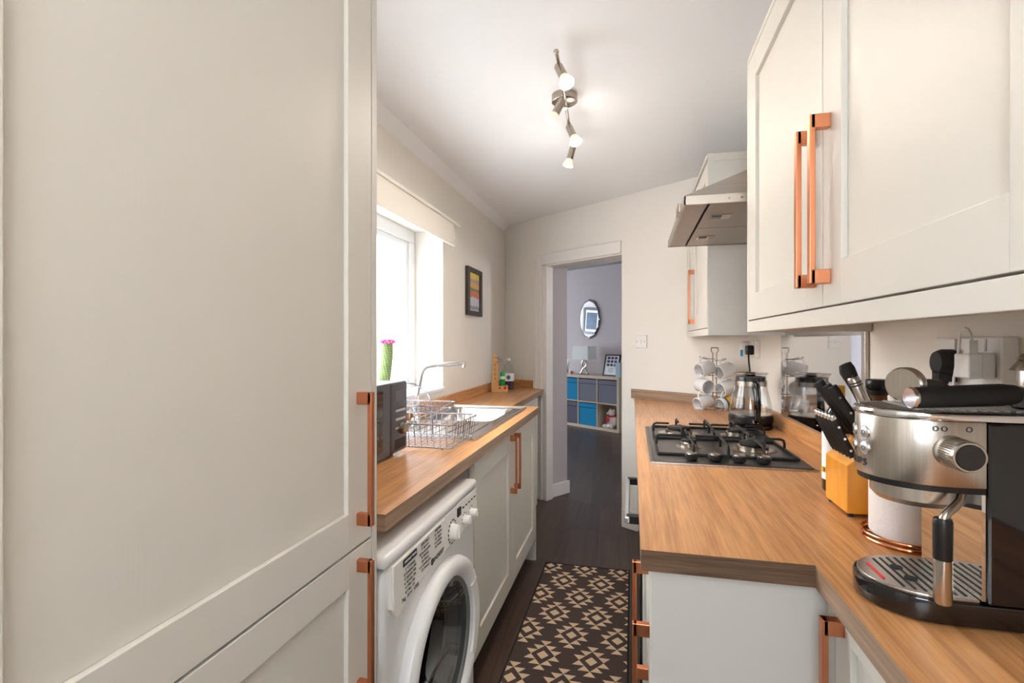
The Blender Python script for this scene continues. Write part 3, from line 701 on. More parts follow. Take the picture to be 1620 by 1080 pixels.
# ================================================================ MICROWAVE
Mw = thing('microwave', (-.89, 1.4, WT), 'dark grey microwave oven at the near end of the window worktop', 'microwave')
mx, my0, my1, mz0, mz1 = -.757, 1.09, 1.632, WT+.012, 1.135
b = MB(); b.box(-1.045, mx-.022, my0+.004, my1-.004, mz0+.006, mz1-.002); b.build('casing', M['whitep'], Mw, bevel=.004)
b = MB(); b.box(mx-.022, mx, 1.508, my1, mz0, mz1); pn = b.build('control_panel', M['grey'], Mw, bevel=.009, bseg=3, smooth=True)
b = MB(); b.box(mx-.022, mx-.001, my0, 1.505, mz0, mz1); dd = b.build('door', M['grey'], Mw, bevel=.004)
MB().box(mx-.004, mx+.0008, my0+.03, 1.452, mz0+.022, mz1-.022).build('window', M['darkglass'], dd)
MB().box(mx-.001, mx+.0012, 1.537, 1.612, mz1-.063, mz1-.030).build('display', M['greyl'], pn)
for k in range(3):
    MB().box(mx-.001, mx+.0025, 1.54, 1.612, mz1-.098-k*.029, mz1-.090-k*.029).build('button', M['aluh'], pn, bevel=.001)
b = MB(); b.lathe([(.019, 0), (.019, .006), (.0165, .02), (.014, .022)], (mx, 1.578, mz0+.078), (1, 0, 0), seg=28); b.build('dial', M['satin'], pn, smooth=True)
MB().box(mx-.001, mx+.0008, 1.535, 1.615, mz0+.012, mz0+.045).build('door_button', M['blackm'], pn)
for x in (-1.0, -.80):
    for y in (1.14, 1.58): MB().cyl((x, y, WT), (x, y, mz0+.008), .012).build('foot', M['black'], Mw)

# ================================================================ CACTUS
Ct = thing('potted_cactus', (-1.165, 2.262, WZ0+.02), 'tall bristly green cactus with a ring of pink flowers on the window sill', 'cactus')
cz0 = WZ0+.02; cxx, cyy = -1.165, 2.262
b = MB(); b.lathe([(.032, 0), (.040, .055), (.043, .055), (.043, .066), (.038, .066), (.036, .055)], (cxx, cyy, cz0), seg=28); b.build('pot', M['pot'], Ct, smooth=True)
def cact(tt):
    return Vector((cxx+.005*math.sin(tt*2), cyy-.02+.06*tt-.025*tt*tt, cz0+.06+.205*tt))
b = MB(); rs = []; nr = 26; seg = 48
for i in range(nr+1):
    tt = i/nr; r = .027*(1-.12*tt) if tt < .93 else .027*.88*math.sqrt(max(.02, 1-((tt-.93)/.07)**2)); c = cact(tt)
    rs.append([c + Vector((math.cos(2*math.pi*j/seg), math.sin(2*math.pi*j/seg), 0))*r*(1+.09*math.cos(12*2*math.pi*j/seg + i*1.2)) for j in range(seg)])
b.rings(rs); b.build('stem', M['cactus'], Ct, smooth=True)
b = MB()
for i in range(2, 26):
    tt = i/26; c = cact(tt); r = .026*(1-.12*tt)
    for j in range(16):
        an = 2*math.pi*(j+.5*(i % 2))/16; d = Vector((math.cos(an), math.sin(an), 0)); p = c + d*r
        for q in (-.5, .5):
            e = p + d*.007 + Vector((-d.y, d.x, 0))*q*.007 + Vector((0, 0, .004)); s_ = Vector((-d.y, d.x, 0))*.0013
            n = b.vs([p-s_, p+s_, e, p+Vector((0, 0, .0014))]); b.fc((n, n+1, n+2)); b.fc((n+1, n+3, n+2)); b.fc((n+3, n, n+2))
sp_ = b.build('spines', M['spine'], Ct); sp_['kind'] = 'stuff'
for j in range(9):
    an = 2*math.pi*j/9; top = cact(.95); p = top + Vector((math.cos(an), math.sin(an), 0))*.021
    b = MB(); b.lathe([(.002, 0), (.009, .010), (.011, .018), (.004, .013)], p, (math.cos(an)*.6, math.sin(an)*.6, .8), seg=9); b.build('flower', M['pink'], Ct)

# ================================================================ BLIND, PICTURE
Bl = thing('roller_blind', (-1.0, 2.0, 1.8), 'cream roller blind rolled up over the kitchen window', 'blind')
b = MB(); b.cyl((XL+.045, 1.12, 1.905), (XL+.045, 2.77, 1.905), .028, seg=24); b.build('roll', M['blind'], Bl, smooth=True)
b = MB(); b.box(XL+.002, XL+.088, 1.10, 2.86, 1.945, 1.961); b.build('top_rail', M['blind'], Bl, bevel=.003)
b = MB(); b.box(XL+.073, XL+.077, 1.12, 2.775, 1.832, 1.948); b.build('fabric', M['blind'], Bl)
b = MB(); b.cyl((XL+.074, 1.12, 1.826), (XL+.074, 2.78, 1.826), .008, seg=12); b.build('bottom_bar', M['blind'], Bl, smooth=True)
b = MB(); b.box(XL+.002, XL+.07, 2.80, 2.805, 1.87, 1.945); b.build('bracket', M['whitep'], Bl)

def art_mat(name, stops):
    m, nt, p = _mat(name); N = nt.nodes; L = nt.links
    tc = N.new('ShaderNodeTexCoord'); sp = N.new('ShaderNodeSeparateXYZ'); L.new(tc.outputs['Generated'], sp.inputs[0])
    n = N.new('ShaderNodeTexNoise'); n.inputs['Scale'].default_value = 7; L.new(tc.outputs['Generated'], n.inputs['Vector'])
    ma = N.new('ShaderNodeMath'); ma.operation = 'MULTIPLY_ADD'; ma.inputs[1].default_value = .12; L.new(n.outputs[0], ma.inputs[0]); L.new(sp.outputs[2], ma.inputs[2])
    r = N.new('ShaderNodeValToRGB'); r.color_ramp.interpolation = 'CONSTANT'
    e = r.color_ramp.elements
    while len(e) > 1: e.remove(e[-1])
    e[0].position = 0; e[0].color = srgb(stops[0][1])
    for ps, c in stops[1:]:
        q = e.new(ps); q.color = srgb(c)
    L.new(ma.outputs[0], r.inputs[0]); L.new(r.outputs[0], p.inputs['Base Color']); p.inputs['Roughness'].default_value = .35
    return m
Pc = thing('framed_picture', (XL, 3.37, 1.44), 'small dark-framed striped orange and yellow print on the left wall', 'picture')
py0, py1, pz0, pz1 = 3.205, 3.535, 1.447, 1.772
b = MB(); fw = .045
b.box(XL+.001, XL+.022, py0, py0+fw, pz0, pz1); b.box(XL+.001, XL+.022, py1-fw, py1, pz0, pz1); b.box(XL+.001, XL+.022, py0+fw, py1-fw, pz0, pz0+fw*.7); b.box(XL+.001, XL+.022, py0+fw, py1-fw, pz1-fw*.7, pz1)
b.build('frame', mat('dark_brown_frame', (58, 50, 44), .4), Pc, bevel=.002)
MB().box(XL+.002, XL+.010, py0+fw, py1-fw, pz0+fw*.7, pz1-fw*.7).build('print', art_mat('striped_landscape_print', [(0, (196, 190, 196)), (.10, (150, 146, 156)), (.2, (206, 210, 222)), (.42, (214, 120, 84)), (.58, (120, 126, 110)), (.66, (226, 180, 110)), (.8, (190, 170, 160)), (.9, (232, 206, 96))]), Pc)

# ================================================================ CORNER ITEMS (left worktop)
Bo = thing('wooden_bottle_opener', (-.99, 3.74, WT), 'upright wooden wall-style bottle opener with lettering on the corner of the worktop', 'bottle opener')
om = Matrix.Translation((-.985, 3.74, WT)) @ Matrix.Rotation(math.radians(25), 4, 'Z')
b = MB(om); b.box(-.062, .062, -.035, .035, 0, .012); b.box(-.062, .0625, -.036, -.026, .012, .045); b.box(.052, .062, -.026, .035, .012, .05); b.build('tray', M['ply'], Bo, bevel=.001)
b = MB(om); b.extr([(-.058, .0, .012), (.0, .0, .012), (-.008, 0, .20), (-.018, 0, .285), (-.042, 0, .285), (-.05, 0, .2)], (0, .012, 0)); bd = b.build('board', M['ply'], Bo, bevel=.001)
for k, s in enumerate('BEER'): text('lettering', s, .026, om @ Vector((-.029, -.001, .20-k*.034)), om.to_3x3() @ Vector((1, 0, 0)), (0, 0, 1), mat('burnt_lettering', (116, 74, 44), .8) if k == 0 else bpy.data.materials['burnt_lettering'], bd)
b = MB(om); b.tube([(-.03, -.003, .262), (0, -.02, .25), (.018, -.03, .236), (0, -.02, .225), (-.03, -.003, .222)], .003); b.build('opener', M['satin'], Bo, smooth=True)
b = MB(om); b.cyl((.0, -.0355, .03), (.0, -.038, .03), .008); b.cyl((.04, -.0355, .03), (.04, -.038, .03), .011); b.build('painted_dots', M['red'], Bo)
Cn = thing('green_can', (-.945, 3.735, WT), 'slim green can standing in the wooden opener tray', 'can')
cc = om @ Vector((.028, .0, .0125))
b = MB(); b.lathe([(.016, .0), (.019, .004), (.019, .125), (.015, .134)], cc, seg=24); b.build('body', M['green'], Cn, smooth=True)
b = MB(); b.lathe([(.0193, .082), (.0193, .104)], cc, seg=24); b.build('label_band', M['papw'], Cn, smooth=True)
Bt = thing('squash_bottle', (-.955, 3.95, WT), 'clear plastic bottle holding a little purple drink, in the worktop corner', 'bottle')
bc = (-.958, 3.93, WT)
b = MB(); b.lathe([(.042, 0), (.047, .006), (.047, .13), (.044, .15), (.028, .195), (.015, .215), (.015, .232)], bc, seg=32); b.build('body', M['clear'], Bt, smooth=True)
b = MB(); b.lathe([(.040, .003), (.0455, .008), (.0455, .066), (.01, .067)], bc, seg=32); b.build('drink', M['purple'], Bt, smooth=True)
b = MB(); b.lathe([(.0475, .068), (.0475, .128)], bc, seg=32, cap0=False, cap1=False); b.build('label', M['papw'], Bt, smooth=True)
b = MB(); b.lathe([(.017, .228), (.017, .246), (.014, .248)], bc, seg=20); b.build('cap', M['whitep'], Bt, smooth=True)
b = MB(); b.lathe([(.048, .072), (.048, .11)], bc, seg=32, cap0=False, cap1=False); 
b2 = MB(); b2.sphere((bc[0]+.012, bc[1]-.046, WT+.098), .017, sc=(1, .2, 1)); b2.build('label_picture', M['bluegl'], Bt, smooth=True)

# ================================================================ LIVING ROOM (seen through the doorway)
Sh = thing('cube_shelf_unit', FB @ Vector((-2.75, 3.1, 0)), 'birch-effect cube shelf unit standing in the room beyond the doorway', 'shelf unit')
s0, s1 = -3.735, -2.24; p = .358
kz = .77
b = MB(FB); b.box(s0, s1, 2.89, 3.27, 0.0005, .038); b.box(s0, s1, 2.89, 3.27, kz-.038, kz); b.box(s0, s0+.038, 2.89, 3.27, .038, kz-.038); b.box(s1-.038, s1, 2.89, 3.27, .038, kz-.038)
b.build('outer_frame', M['kallax'], Sh, bevel=.001)
for k in range(1, 4):
    x = s1-.038-k*p+.006; MB(FB).box(x-.008, x+.008, 2.895, 3.26, .038, kz-.038).build('divider', M['kallax'], Sh)
MB(FB).box(s0+.038, s1-.038, 2.893, 3.26, kz/2-.008, kz/2+.008).build('shelf', M['kallax'], Sh)
MB(FB).box(s0+.03, s1-.03, 3.262, 3.27, .03, kz-.03).build('back', M['kallax'], Sh)
cells = {(0, 1): ('boxgrey', 'grey fabric storage box in the top right shelf opening'), (1, 1): ('boxgrey', 'grey fabric storage box in the top row between a teal box and another grey box'),
         (2, 1): ('teal', 'teal storage box in the top row of the shelf unit, cut by the door frame'), (1, 0): ('teal', 'teal storage box in the bottom row, left of the white bear'),
         (2, 0): ('boxdark', 'charcoal storage box in the bottom row of the shelf unit, cut by the door frame')}
def sbox(c, r, m, label):
    x1 = s1-.038-c*p-.004-(.004 if c else 0); x0 = x1-p+.030; z0 = .0395 if r == 0 else kz/2+.009; z1 = z0+.322
    q = thing('storage_box', FB @ Vector(((x0+x1)/2, 3.05, z0)), label, 'storage box', 'fabric boxes in the cube shelf')
    b = MB(FB); b.box(x0, x1, 2.90, 3.24, z0, z1-.065); b.build('body', M[m], q, bevel=.006)
    b = MB(FB); b.box(x0-.002, x1+.002, 2.895, 3.242, z1-.06, z1); b.build('lid', M[m], q, bevel=.004)
for (c, r), (m, lab) in cells.items(): sbox(c, r, m, lab)
# plush bear
bx = s1-.038-.16
Br = thing('plush_bear', FB @ Vector((bx, 3.0, .0385)), 'white plush bear with a red scarf sitting in the bottom right shelf opening', 'teddy bear')
bm_ = FB @ Matrix.Translation((bx, 3.0, .0385)) @ Matrix.Rotation(math.radians(-15), 4, 'Z')
b = MB(bm_); b.sphere((0, 0, .095), .075, sc=(1, .85, 1.25)); b.sphere((0, -.01, .215), .052, sc=(1, .95, 1)); b.sphere((-.02, -.055, .205), .024, sc=(1, 1.2, .8))
b.sphere((-.04, 0, .258), .016); b.sphere((.04, 0, .258), .016)
for sx in (-1, 1): b.sphere((sx*.055, -.075, .028), .034, sc=(.9, 1.6, .8)); b.sphere((sx*.072, -.03, .11), .028, sc=(.75, .9, 2.0))
br = b.build('body', M['bear'], Br, smooth=True)
b = MB(bm_); b.tube([(.052*math.cos(t_), .046*math.sin(t_), .168) for t_ in [2*math.pi*i/20 for i in range(20)]], .012, closed=True); b.box(-.035, -.012, -.085, -.070, .07, .16); b.box(.004, .026, -.088, -.072, .09, .165); b.build('scarf', M['red'], Br, smooth=True)
b = MB(bm_); b.sphere((-.024, -.085, .209), .008); b.sphere((-.036, -.05, .228), .005); b.sphere((.006, -.058, .228), .005); b.build('face', M['inkd'], Br)
# lamp
lt = -3.02
Lp = thing('table_lamp', FB @ Vector((lt, 3.08, kz)), 'table lamp with a white box shade and twisted metal base on the shelf unit', 'lamp')
b = MB(FB @ Matrix.Translation((lt, 3.08, kz)))
for s_ in (-1, 1):
    b.tube([(s_*.07, 0, .012), (s_*.03, 0, .08), (s_*-.04, 0, .13), (s_*-.045, 0, .18), (s_*.0, 0, .235)], .011)
b.lathe([(.075, 0), (.075, .01), (.02, .013)], (0, 0, 0)); b.build('base', M['satin'], Lp, smooth=True)
b = MB(FB @ Matrix.Translation((lt, 3.08, kz))); 
o_ = [(-.155, -.1), (.155, -.1), (.155, .1), (-.155, .1)]
b.rings([[(x, y, .225) for x, y in o_], [(x*.97, y*.97, .43) for x, y in o_]]); b.build('shade', M['shade'], Lp, bevel=.004)
# framed print on shelf
ft = -2.52
Fr = thing('photo_frame', FB @ Vector((ft, 3.1, kz)), 'black-framed print with rows of small pictures leaning on the shelf unit', 'picture frame')
fm = FB @ Matrix.Translation((ft, 3.05, kz)) @ Matrix.Rotation(math.radians(-14), 4, 'X') @ Matrix.Rotation(math.radians(0), 4, 'Z')
b = MB(fm); w_, h_ = .135, .32; q_ = .018
b.box(-w_, -w_+q_, 0, .02, q_, h_-q_); b.box(w_-q_, w_, 0, .02, q_, h_-q_); b.box(-w_, w_, 0, .02, 0, q_); b.box(-w_, w_, 0, .02, h_-q_, h_); b.build('frame', M['black'], Fr, bevel=.001)
MB(fm).box(-w_+q_, w_-q_, .006, .012, q_, h_-q_).build('print', M['papw'], Fr)
b = MB(fm)
for r in range(3):
    for c in range(3): x = -.062+c*.062; z = .27-r*.052; b.box(x-.022, x+.022, .0035, .006, z-.02, z+.016)
for r in range(4): b.box(-.05, .05-.015*(r % 2), .0045, .006, .115-r*.018, .119-r*.018)
b.build('small_pictures', mat('muted_navy_print', (62, 62, 92), .6), Fr)
# small things at left and right on the shelf
b = MB(fm @ Matrix.Translation((-.98, .0, 0))); b.box(-.12, .12, .02, .035, 0, .24); o = b.build('white_canvas', M['papw'], bevel=.002); tag(o, 'plain white canvas leaning on the wall at the left of the shelf unit', 'canvas')
Df = thing('reed_diffuser', FB @ Vector((-3.27, 3.0, kz)), 'small glass reed diffuser with dark sticks on the shelf unit', 'diffuser')
dm = FB @ Matrix.Translation((-3.27, 2.98, kz))
b = MB(dm); b.lathe([(.025, 0), (.027, .05), (.012, .065), (.012, .078)], (0, 0, 0), seg=20); b.build('jar', M['clear'], Df, smooth=True)
for k in range(4): MB(dm).tube([(0, 0, .02), ((k-1.5)*.03, 0, .19)], .0022, seg=6).build('stick', M['inkd'], Df)
Cd = thing('jar_candle', FB @ Vector((-3.16, 2.98, kz)), 'little pink candle jar beside the reed diffuser', 'candle')
b = MB(FB @ Matrix.Translation((-3.17, 2.96, kz))); b.lathe([(.022, 0), (.024, .05), (.02, .05)], (0, 0, 0), seg=18); b.build('jar', mat('dusty_pink_wax', (190, 130, 128), .4), Cd, smooth=True)
b = MB(FB); b.box(-2.345, -2.26, 2.95, 3.2, kz, kz+.17); b.box(-2.35, -2.255, 2.945, 3.205, kz+.17, kz+.20); o = b.build('gift_box', mat('pale_blue_card', (176, 196, 208), .7), bevel=.003); tag(o, 'pale blue card box at the right end of the shelf unit', 'box')
b = MB(FB); b.box(-2.36, -2.30, 3.1, 3.25, .0395, .12); o = b.build('small_grey_box', M['boxdark'], bevel=.003); tag(o, 'small dark box behind the white bear', 'box')
# mirror
Mi = thing('oval_mirror', FB @ Vector((-3.09, 3.29, 1.6)), 'oval frameless mirror with a scalloped edge on the far wall', 'mirror')
mc = FB @ Vector((-3.09, 3.282, 1.615))
mm_ = FB @ Matrix.Translation((-3.09, 3.275, 1.62))
def oval(k, wav, y, n=96):
    out = []
    for i in range(n):
        an = 2*math.pi*i/n; q = 1 + wav*math.cos(12*an); out.append((*[.195*k*q*math.cos(an)], y, .295*k*q*math.sin(an)))
    return out
b = MB(mm_); b.rings([oval(1, .018, .02), oval(1, .018, .012), oval(.93, .01, 0)], cap1=True); b.build('glass', M['mirror'], Mi)
b = MB(mm_); b.rings([oval(1.02, .02, .021), oval(1.02, .02, .011), oval(.995, .02, .011), oval(.995, .02, .021)], close=True); b.build('edge', M['inkd'], Mi)
# picture seen in the mirror, hanging on the near wall of that room
Pm = thing('framed_picture', FB @ Vector((-5.55, .3, 1.45)), 'large framed dark seascape reflected in the oval mirror', 'picture')
pm = FB @ Matrix.Translation((-5.50, .296, 1.44)) @ Matrix.Rotation(math.radians(5), 4, 'Y')
b = MB(pm); w_, h_ = .25, .60; q_ = .055
b.box(-w_, -w_+q_, 0, .03, q_, h_-q_); b.box(w_-q_, w_, 0, .03, q_, h_-q_); b.box(-w_, w_, 0, .03, 0, q_); b.box(-w_, w_, 0, .03, h_-q_, h_); b.build('frame', M['black'], Pm, bevel=.002)
MB(pm).box(-w_+q_, w_-q_, .0, .012, q_, h_-q_).build('mount', M['papw'], Pm)
MB(pm).box(-w_+q_+.04, w_-q_-.04, .005, .014, q_+.05, h_-q_-.05).build('print', M['navy'], Pm)

# ================================================================ CEILING LIGHT
Lt = thing('spotlight_bar', (-.267, 2.06, CEIL), 'satin nickel ceiling spotlight bar with four adjustable lamps', 'ceiling light')
b = MB(); b.lathe([(.052, 0), (.052, -.028), (.046, -.032)], (-.267, 2.06, CEIL), seg=32); b.build('canopy', M['satin'], Lt, smooth=True)
arm_pts = [Vector((-.241, 1.65, 2.215)), Vector((-.245, 1.76, 2.222)), Vector((-.259, 2.034, 2.225)), Vector((-.269, 2.221, 2.222)), Vector((-.268, 2.30, 2.215)), Vector((-.279, 2.46, 2.21))]
b = MB(); b.tube([arm_pts[0], arm_pts[1], arm_pts[2], arm_pts[3]], .006, seg=10); b.tube([arm_pts[3], arm_pts[4]], .006); b.tube([arm_pts[4], arm_pts[5]], .006)
b.cyl((-.267, 2.06, 2.215), (-.267, 2.06, 2.242), .012)
for q in (arm_pts[0], arm_pts[3], arm_pts[4]): b.sphere(q, .009)
b.build('arm', M['satin'], Lt, smooth=True)
def spot(base, d, power, lit, name='lamp_head'):
    d = Vector(d).normalized(); base = Vector(base)
    b = MB(); b.cyl(base, base + d*.055, .0155, seg=20); b.sphere(base - d*.002, .0155); o = b.build(name, M['satin'], Lt, smooth=True)
    b = MB(); b.lathe([(.0145, .053), (.024, .078), (.0255, .088)], base, d, seg=24, cap1=False); b.build('reflector', M['frost'], o, smooth=True)
    b = MB(); b.lathe([(.0253, .086), (.02, .090), (.005, .092)], base, d, seg=24); b.build('bulb_face', M['bulb'] if lit else M['bulbdim'], o, smooth=True)
    l = bpy.data.lights.new('spot', 'SPOT'); l.energy = power; l.color = (1, .88, .75); l.spot_size = math.radians(160); l.spot_blend = 1; l.shadow_soft_size = .025
    lo_ = bpy.data.objects.new('lamp_light', l); COL.objects.link(lo_); lo_.location = base + d*.10; lo_.rotation_euler = d.to_track_quat('-Z', 'Y').to_euler()
    # light leaking back through the frosted glass of the bulb
    l = bpy.data.lights.new('spill', 'POINT'); l.energy = .10 if base.y < 2.1 else .6; l.color = (1, .92, .84); l.shadow_soft_size = .03
    lp_ = bpy.data.objects.new('lamp_spill', l); COL.objects.link(lp_); lp_.location = base + d*.125
spot((-.242, 1.72, 2.20), (.030, -.034, -.07), 7, True)
spot((-.267, 1.97, 2.20), (-.035, -.015, -.07), 13, False)
spot((-.267, 2.225, 2.205), (.034, -.028, -.08), 6, True)
spot((-.278, 2.448, 2.20), (-.022, .0, -.08), 16, False)

# made-up unseen fittings over the two fill lights: rose, flex and lamp holder
for k, (loc, zc) in enumerate(((Vector((.0, -.55, 1.85)), CEIL), (FB @ Vector((.3, 1.7, 1.8)), 2.42))):
    b = MB(); b.lathe([(.045, 0), (.04, -.025), (.004, -.03)], (loc.x, loc.y, zc), seg=24); b.cyl((loc.x, loc.y, loc.z+.20), (loc.x, loc.y, zc-.02), .004, seg=8); b.cyl((loc.x, loc.y, loc.z+.17), (loc.x, loc.y, loc.z+.22), .018, seg=16)
    struct(b, 'trim_%d' % (k+3), M['whitep'], smooth=True)

# ================================================================ WALL SWITCHES AND SOCKETS
def plate_on(mtx, w, h, label, cat, name, toggles, depth=.009):
    q = thing(name, mtx.translation, label, cat)
    MB(mtx).box(-w/2, w/2, -depth, 0, -h/2, h/2).build('plate', M['whitep'], q, bevel=.003)
    for tx, tz, tw, th_ in toggles: MB(mtx).box(tx-tw/2, tx+tw/2, -depth-.004, -depth, tz-th_/2, tz+th_/2).build('rocker', M['whitep'], q, bevel=.001)
    return q
mt = FB @ Matrix.Translation((.075, -.001, 1.27)); sw = plate_on(mt, .088, .086, 'white single light switch on the wall right of the doorway', 'light switch', 'light_switch', [(0, 0, .012, .026)])
b = MB(mt); b.cyl((-.03, -.0095, 0), (-.03, -.0105, 0), .003, seg=10); b.cyl((.03, -.0095, 0), (.03, -.0105, 0), .003, seg=10); b.build('screw', M['ink'], sw)
RW = Matrix(((0, 1, 0, 0), (-1, 0, 0, 0), (0, 0, 1, 0), (0, 0, 0, 1)))   # local x -> -Y, local y -> +X
mt = Matrix.Translation((XR-.001, 2.93, 1.232)) @ RW
plate_on(mt, .20, .088, 'white double socket on the wall above the mug tree', 'socket', 'double_socket', [(-.02, .025, .016, .024), (.06, .025, .016, .024)], .02)
# air freshener plugged in
q = thing('plug_in_air_freshener', (XR-.05, 3.02, 1.19), 'white plug-in air freshener with a blue liquid window in the far socket', 'air freshener')
b = MB(); b.box(XR-.065, XR-.021, 2.975, 3.03, 1.185, 1.272); b.build('body', M['whitep'], q, bevel=.010, bseg=3, smooth=True)
b = MB(); b.box(XR-.067, XR-.055, 2.972, 2.982, 1.19, 1.225); b.build('liquid_window', M['cyan'], q, bevel=.002)
q = thing('black_plug', (XR-.05, 2.86, 1.2), 'black plug with its kettle cord in the socket above the glass kettle', 'plug')
b = MB(); b.box(XR-.06, XR-.021, 2.865, 2.905, 1.20, 1.25); b.build('body', M['black'], q, bevel=.008, bseg=3, smooth=True)
b = MB(); b.tube([(XR-.045, 2.885, 1.205), (XR-.045, 2.88, 1.17), (XR-.04, 2.87, 1.10), (XR-.035, 2.80, .99), (XR-.03, 2.70, .905)], .0045); b.build('cord', M['black'], q, smooth=True)
# near double socket
mt = Matrix.Translation((XR-.001, 1.133, 1.232)) @ RW
S2 = plate_on(mt, .195, .092, 'large white double socket on the right wall behind the coffee machine', 'socket', 'double_socket', [(-.035, .032, .018, .022), (.05, .032, .018, .022)], .026)
q = thing('black_plug', (XR-.07, 1.24, 1.2), 'round-topped black plug hanging in the left half of the near double socket', 'plug')
b = MB(); b.lathe([(.024, 0), (.026, .004), (.026, .022), (.021, .032)], (XR-.030, 1.160, 1.229), (-1, 0, 0), seg=28, ref=(0, 1, 0)); b.box(XR-.062, XR-.032, 1.148, 1.172, 1.192, 1.212)
b.build('body', M['blackm'], q, smooth=True)
b = MB()
for k in range(5): b.cyl((XR-.047, 1.160, 1.192-k*.006), (XR-.047, 1.160, 1.188-k*.006), .0065)
b.tube([(XR-.047, 1.160, 1.20), (XR-.047, 1.160, 1.15), (XR-.04, 1.18, 1.05), (XR-.035, 1.19, .905)], .004); b.build('cord', M['blackm'], q, smooth=True)
q = thing('white_phone_charger', (XR-.05, 1.065, 1.2), 'white plug charger with a looping cable in the near double socket', 'charger')
b = MB(); b.box(XR-.052, XR-.028, 1.045, 1.088, 1.205, 1.250); b.build('body', M['whitep'], q, bevel=.005, bseg=3, smooth=True)
b = MB(); b.box(XR-.072, XR-.050, 1.040, 1.084, 1.205, 1.249); b.build('adaptor', M['whitep'], q, bevel=.004, bseg=3, smooth=True)
b = MB(); b.box(XR-.067, XR-.054, 1.048, 1.064, 1.247, 1.272)
pts = [(XR-.060, 1.056, 1.268)] + [(XR-.060, 1.072-.016*math.cos(t_*math.pi/6), 1.274+.020*math.sin(t_*math.pi/6)) for t_ in range(7)] + [(XR-.063, 1.089, 1.24), (XR-.070, 1.087, 1.20), (XR-.072, 1.080, 1.15), (XR-.058, 1.04, 1.02), (XR-.04, .98, 1.0), (XR-.03, .93, .97)]
b.tube(pts, .0022); b.build('cable', M['whitep'], q, smooth=True)

# ================================================================ MUG TREE
MT = thing('mug_tree', (.46, 3.05, WT), 'dark wire mug tree in the corner of the right worktop', 'mug tree')
mtx, mty = .452, 3.045
b = MB(); b.tube([(mtx+.075*math.cos(2*math.pi*i/24), mty+.075*math.sin(2*math.pi*i/24), WT+.012) for i in range(24)], .003, closed=True)
for a_ in (0, 1, 2, 3): an = a_*R90+.4; b.sphere((mtx+.075*math.cos(an), mty+.075*math.sin(an), WT+.006), .006); b.tube([(mtx, mty, WT+.012), (mtx+.075*math.cos(an), mty+.075*math.sin(an), WT+.012)], .0025)
b.build('base', M['satin'], MT, smooth=True)
b = MB(); 
for s_ in (-1, 1): b.tube([(mtx+s_*.010, mty, WT+.012), (mtx+s_*.010, mty, WT+.315), (mtx+s_*.018, mty, WT+.325), (mtx+s_*.018, mty, WT+.345)], .0028)
b.tube([(mtx-.018, mty, WT+.345), (mtx+.018, mty, WT+.345)], .0028)
b.build('post', M['satin'], MT, smooth=True)
mugs_spec = [ # side, height of handle hook, yaw, material, label
    (-1, .285, 'porc', 'white mug hanging at the upper left of the mug tree'),
    (1, .275, 'porc', 'white mug hanging at the upper right of the mug tree'),
    (-1, .190, 'porc', 'white mug with its dark opening facing right, middle left of the mug tree'),
    (1, .180, 'porc', 'pale mug half hidden behind the kettle, middle right of the mug tree'),
    (-1, .095, 'porc', 'white mug hanging at the lower left of the mug tree'),
    (1, .095, 'stripe', 'mug with yellow and blue stripes at the lower right of the mug tree')]
def mug(mtxm, stripe):
    b = MB(mtxm); r, h = .040, .088
    if stripe:
        b.lathe([(.034, 0), (r, .008), (r, .03)], (0,0,0), seg=36, mi=0, cap1=False); b.lathe([(r, .03), (r, .055)], (0,0,0), seg=36, mi=1, cap0=False, cap1=False); b.lathe([(r, .055), (r, .07)], (0,0,0), seg=36, mi=2, cap0=False, cap1=False)
        b.lathe([(r, .07), (r, h), (r-.003, h+.001), (r-.004, h-.002), (r-.005, .012), (.01, .008)], (0,0,0), seg=36, mi=0, cap0=False)
    else:
        b.lathe([(.034, 0), (r, .008), (r, h), (r-.003, h+.001), (r-.004, h-.002), (r-.005, .012), (.01, .008)], (0,0,0), seg=36)
    b.lathe([(.034, 0), (.01, .001)], (0,0,0), seg=36)
    return b
for (sd, hz_, mk, lab) in mugs_spec:
    q = thing('mug', (mtx+sd*.05, mty, WT+hz_-.07), lab, 'mug', 'mugs on the mug tree')
    # handle on top (local +x of the mug points up), mouth turned to the aisle
    ax = Vector((-.80, -.50, -.25)).normalized() if hz_ not in (.190,) else Vector((.45, -.85, -.12)).normalized()
    up = Vector((0, 0, 1)); ux = (up - ax*up.dot(ax)).normalized(); vy = ax.cross(ux)
    cpos = Vector((mtx+sd*(.052 if hz_ > .2 else .060)-ax.x*.044, mty-.012-ax.y*.044, WT+hz_-.058-ax.z*.044))
    mm = Matrix((ux, vy, ax)).transposed().to_4x4(); mm.translation = cpos
    mg = mug(mm, mk == 'stripe'); mg.build('body', [M['porc'], M['yellow'], M['bluegl']] if mk == 'stripe' else M['porc'], q, smooth=True)
    b = MB(mm); b.tube([(.037, 0, .020), (.056, 0, .022), (.066, 0, .036), (.066, 0, .055), (.056, 0, .068), (.037, 0, .070)], .0045, seg=10); b.build('handle', M['porc'], q, smooth=True)
    hp = mm @ Vector((.0605, 0, .044))
    b = MB(); b.tube([(mtx, mty, hp.z-.004), hp, hp + (hp-Vector((mtx, mty, hp.z))).normalized()*.02 + Vector((0, 0, .010))], .0025); b.build('hook', M['satin'], MT, smooth=True)

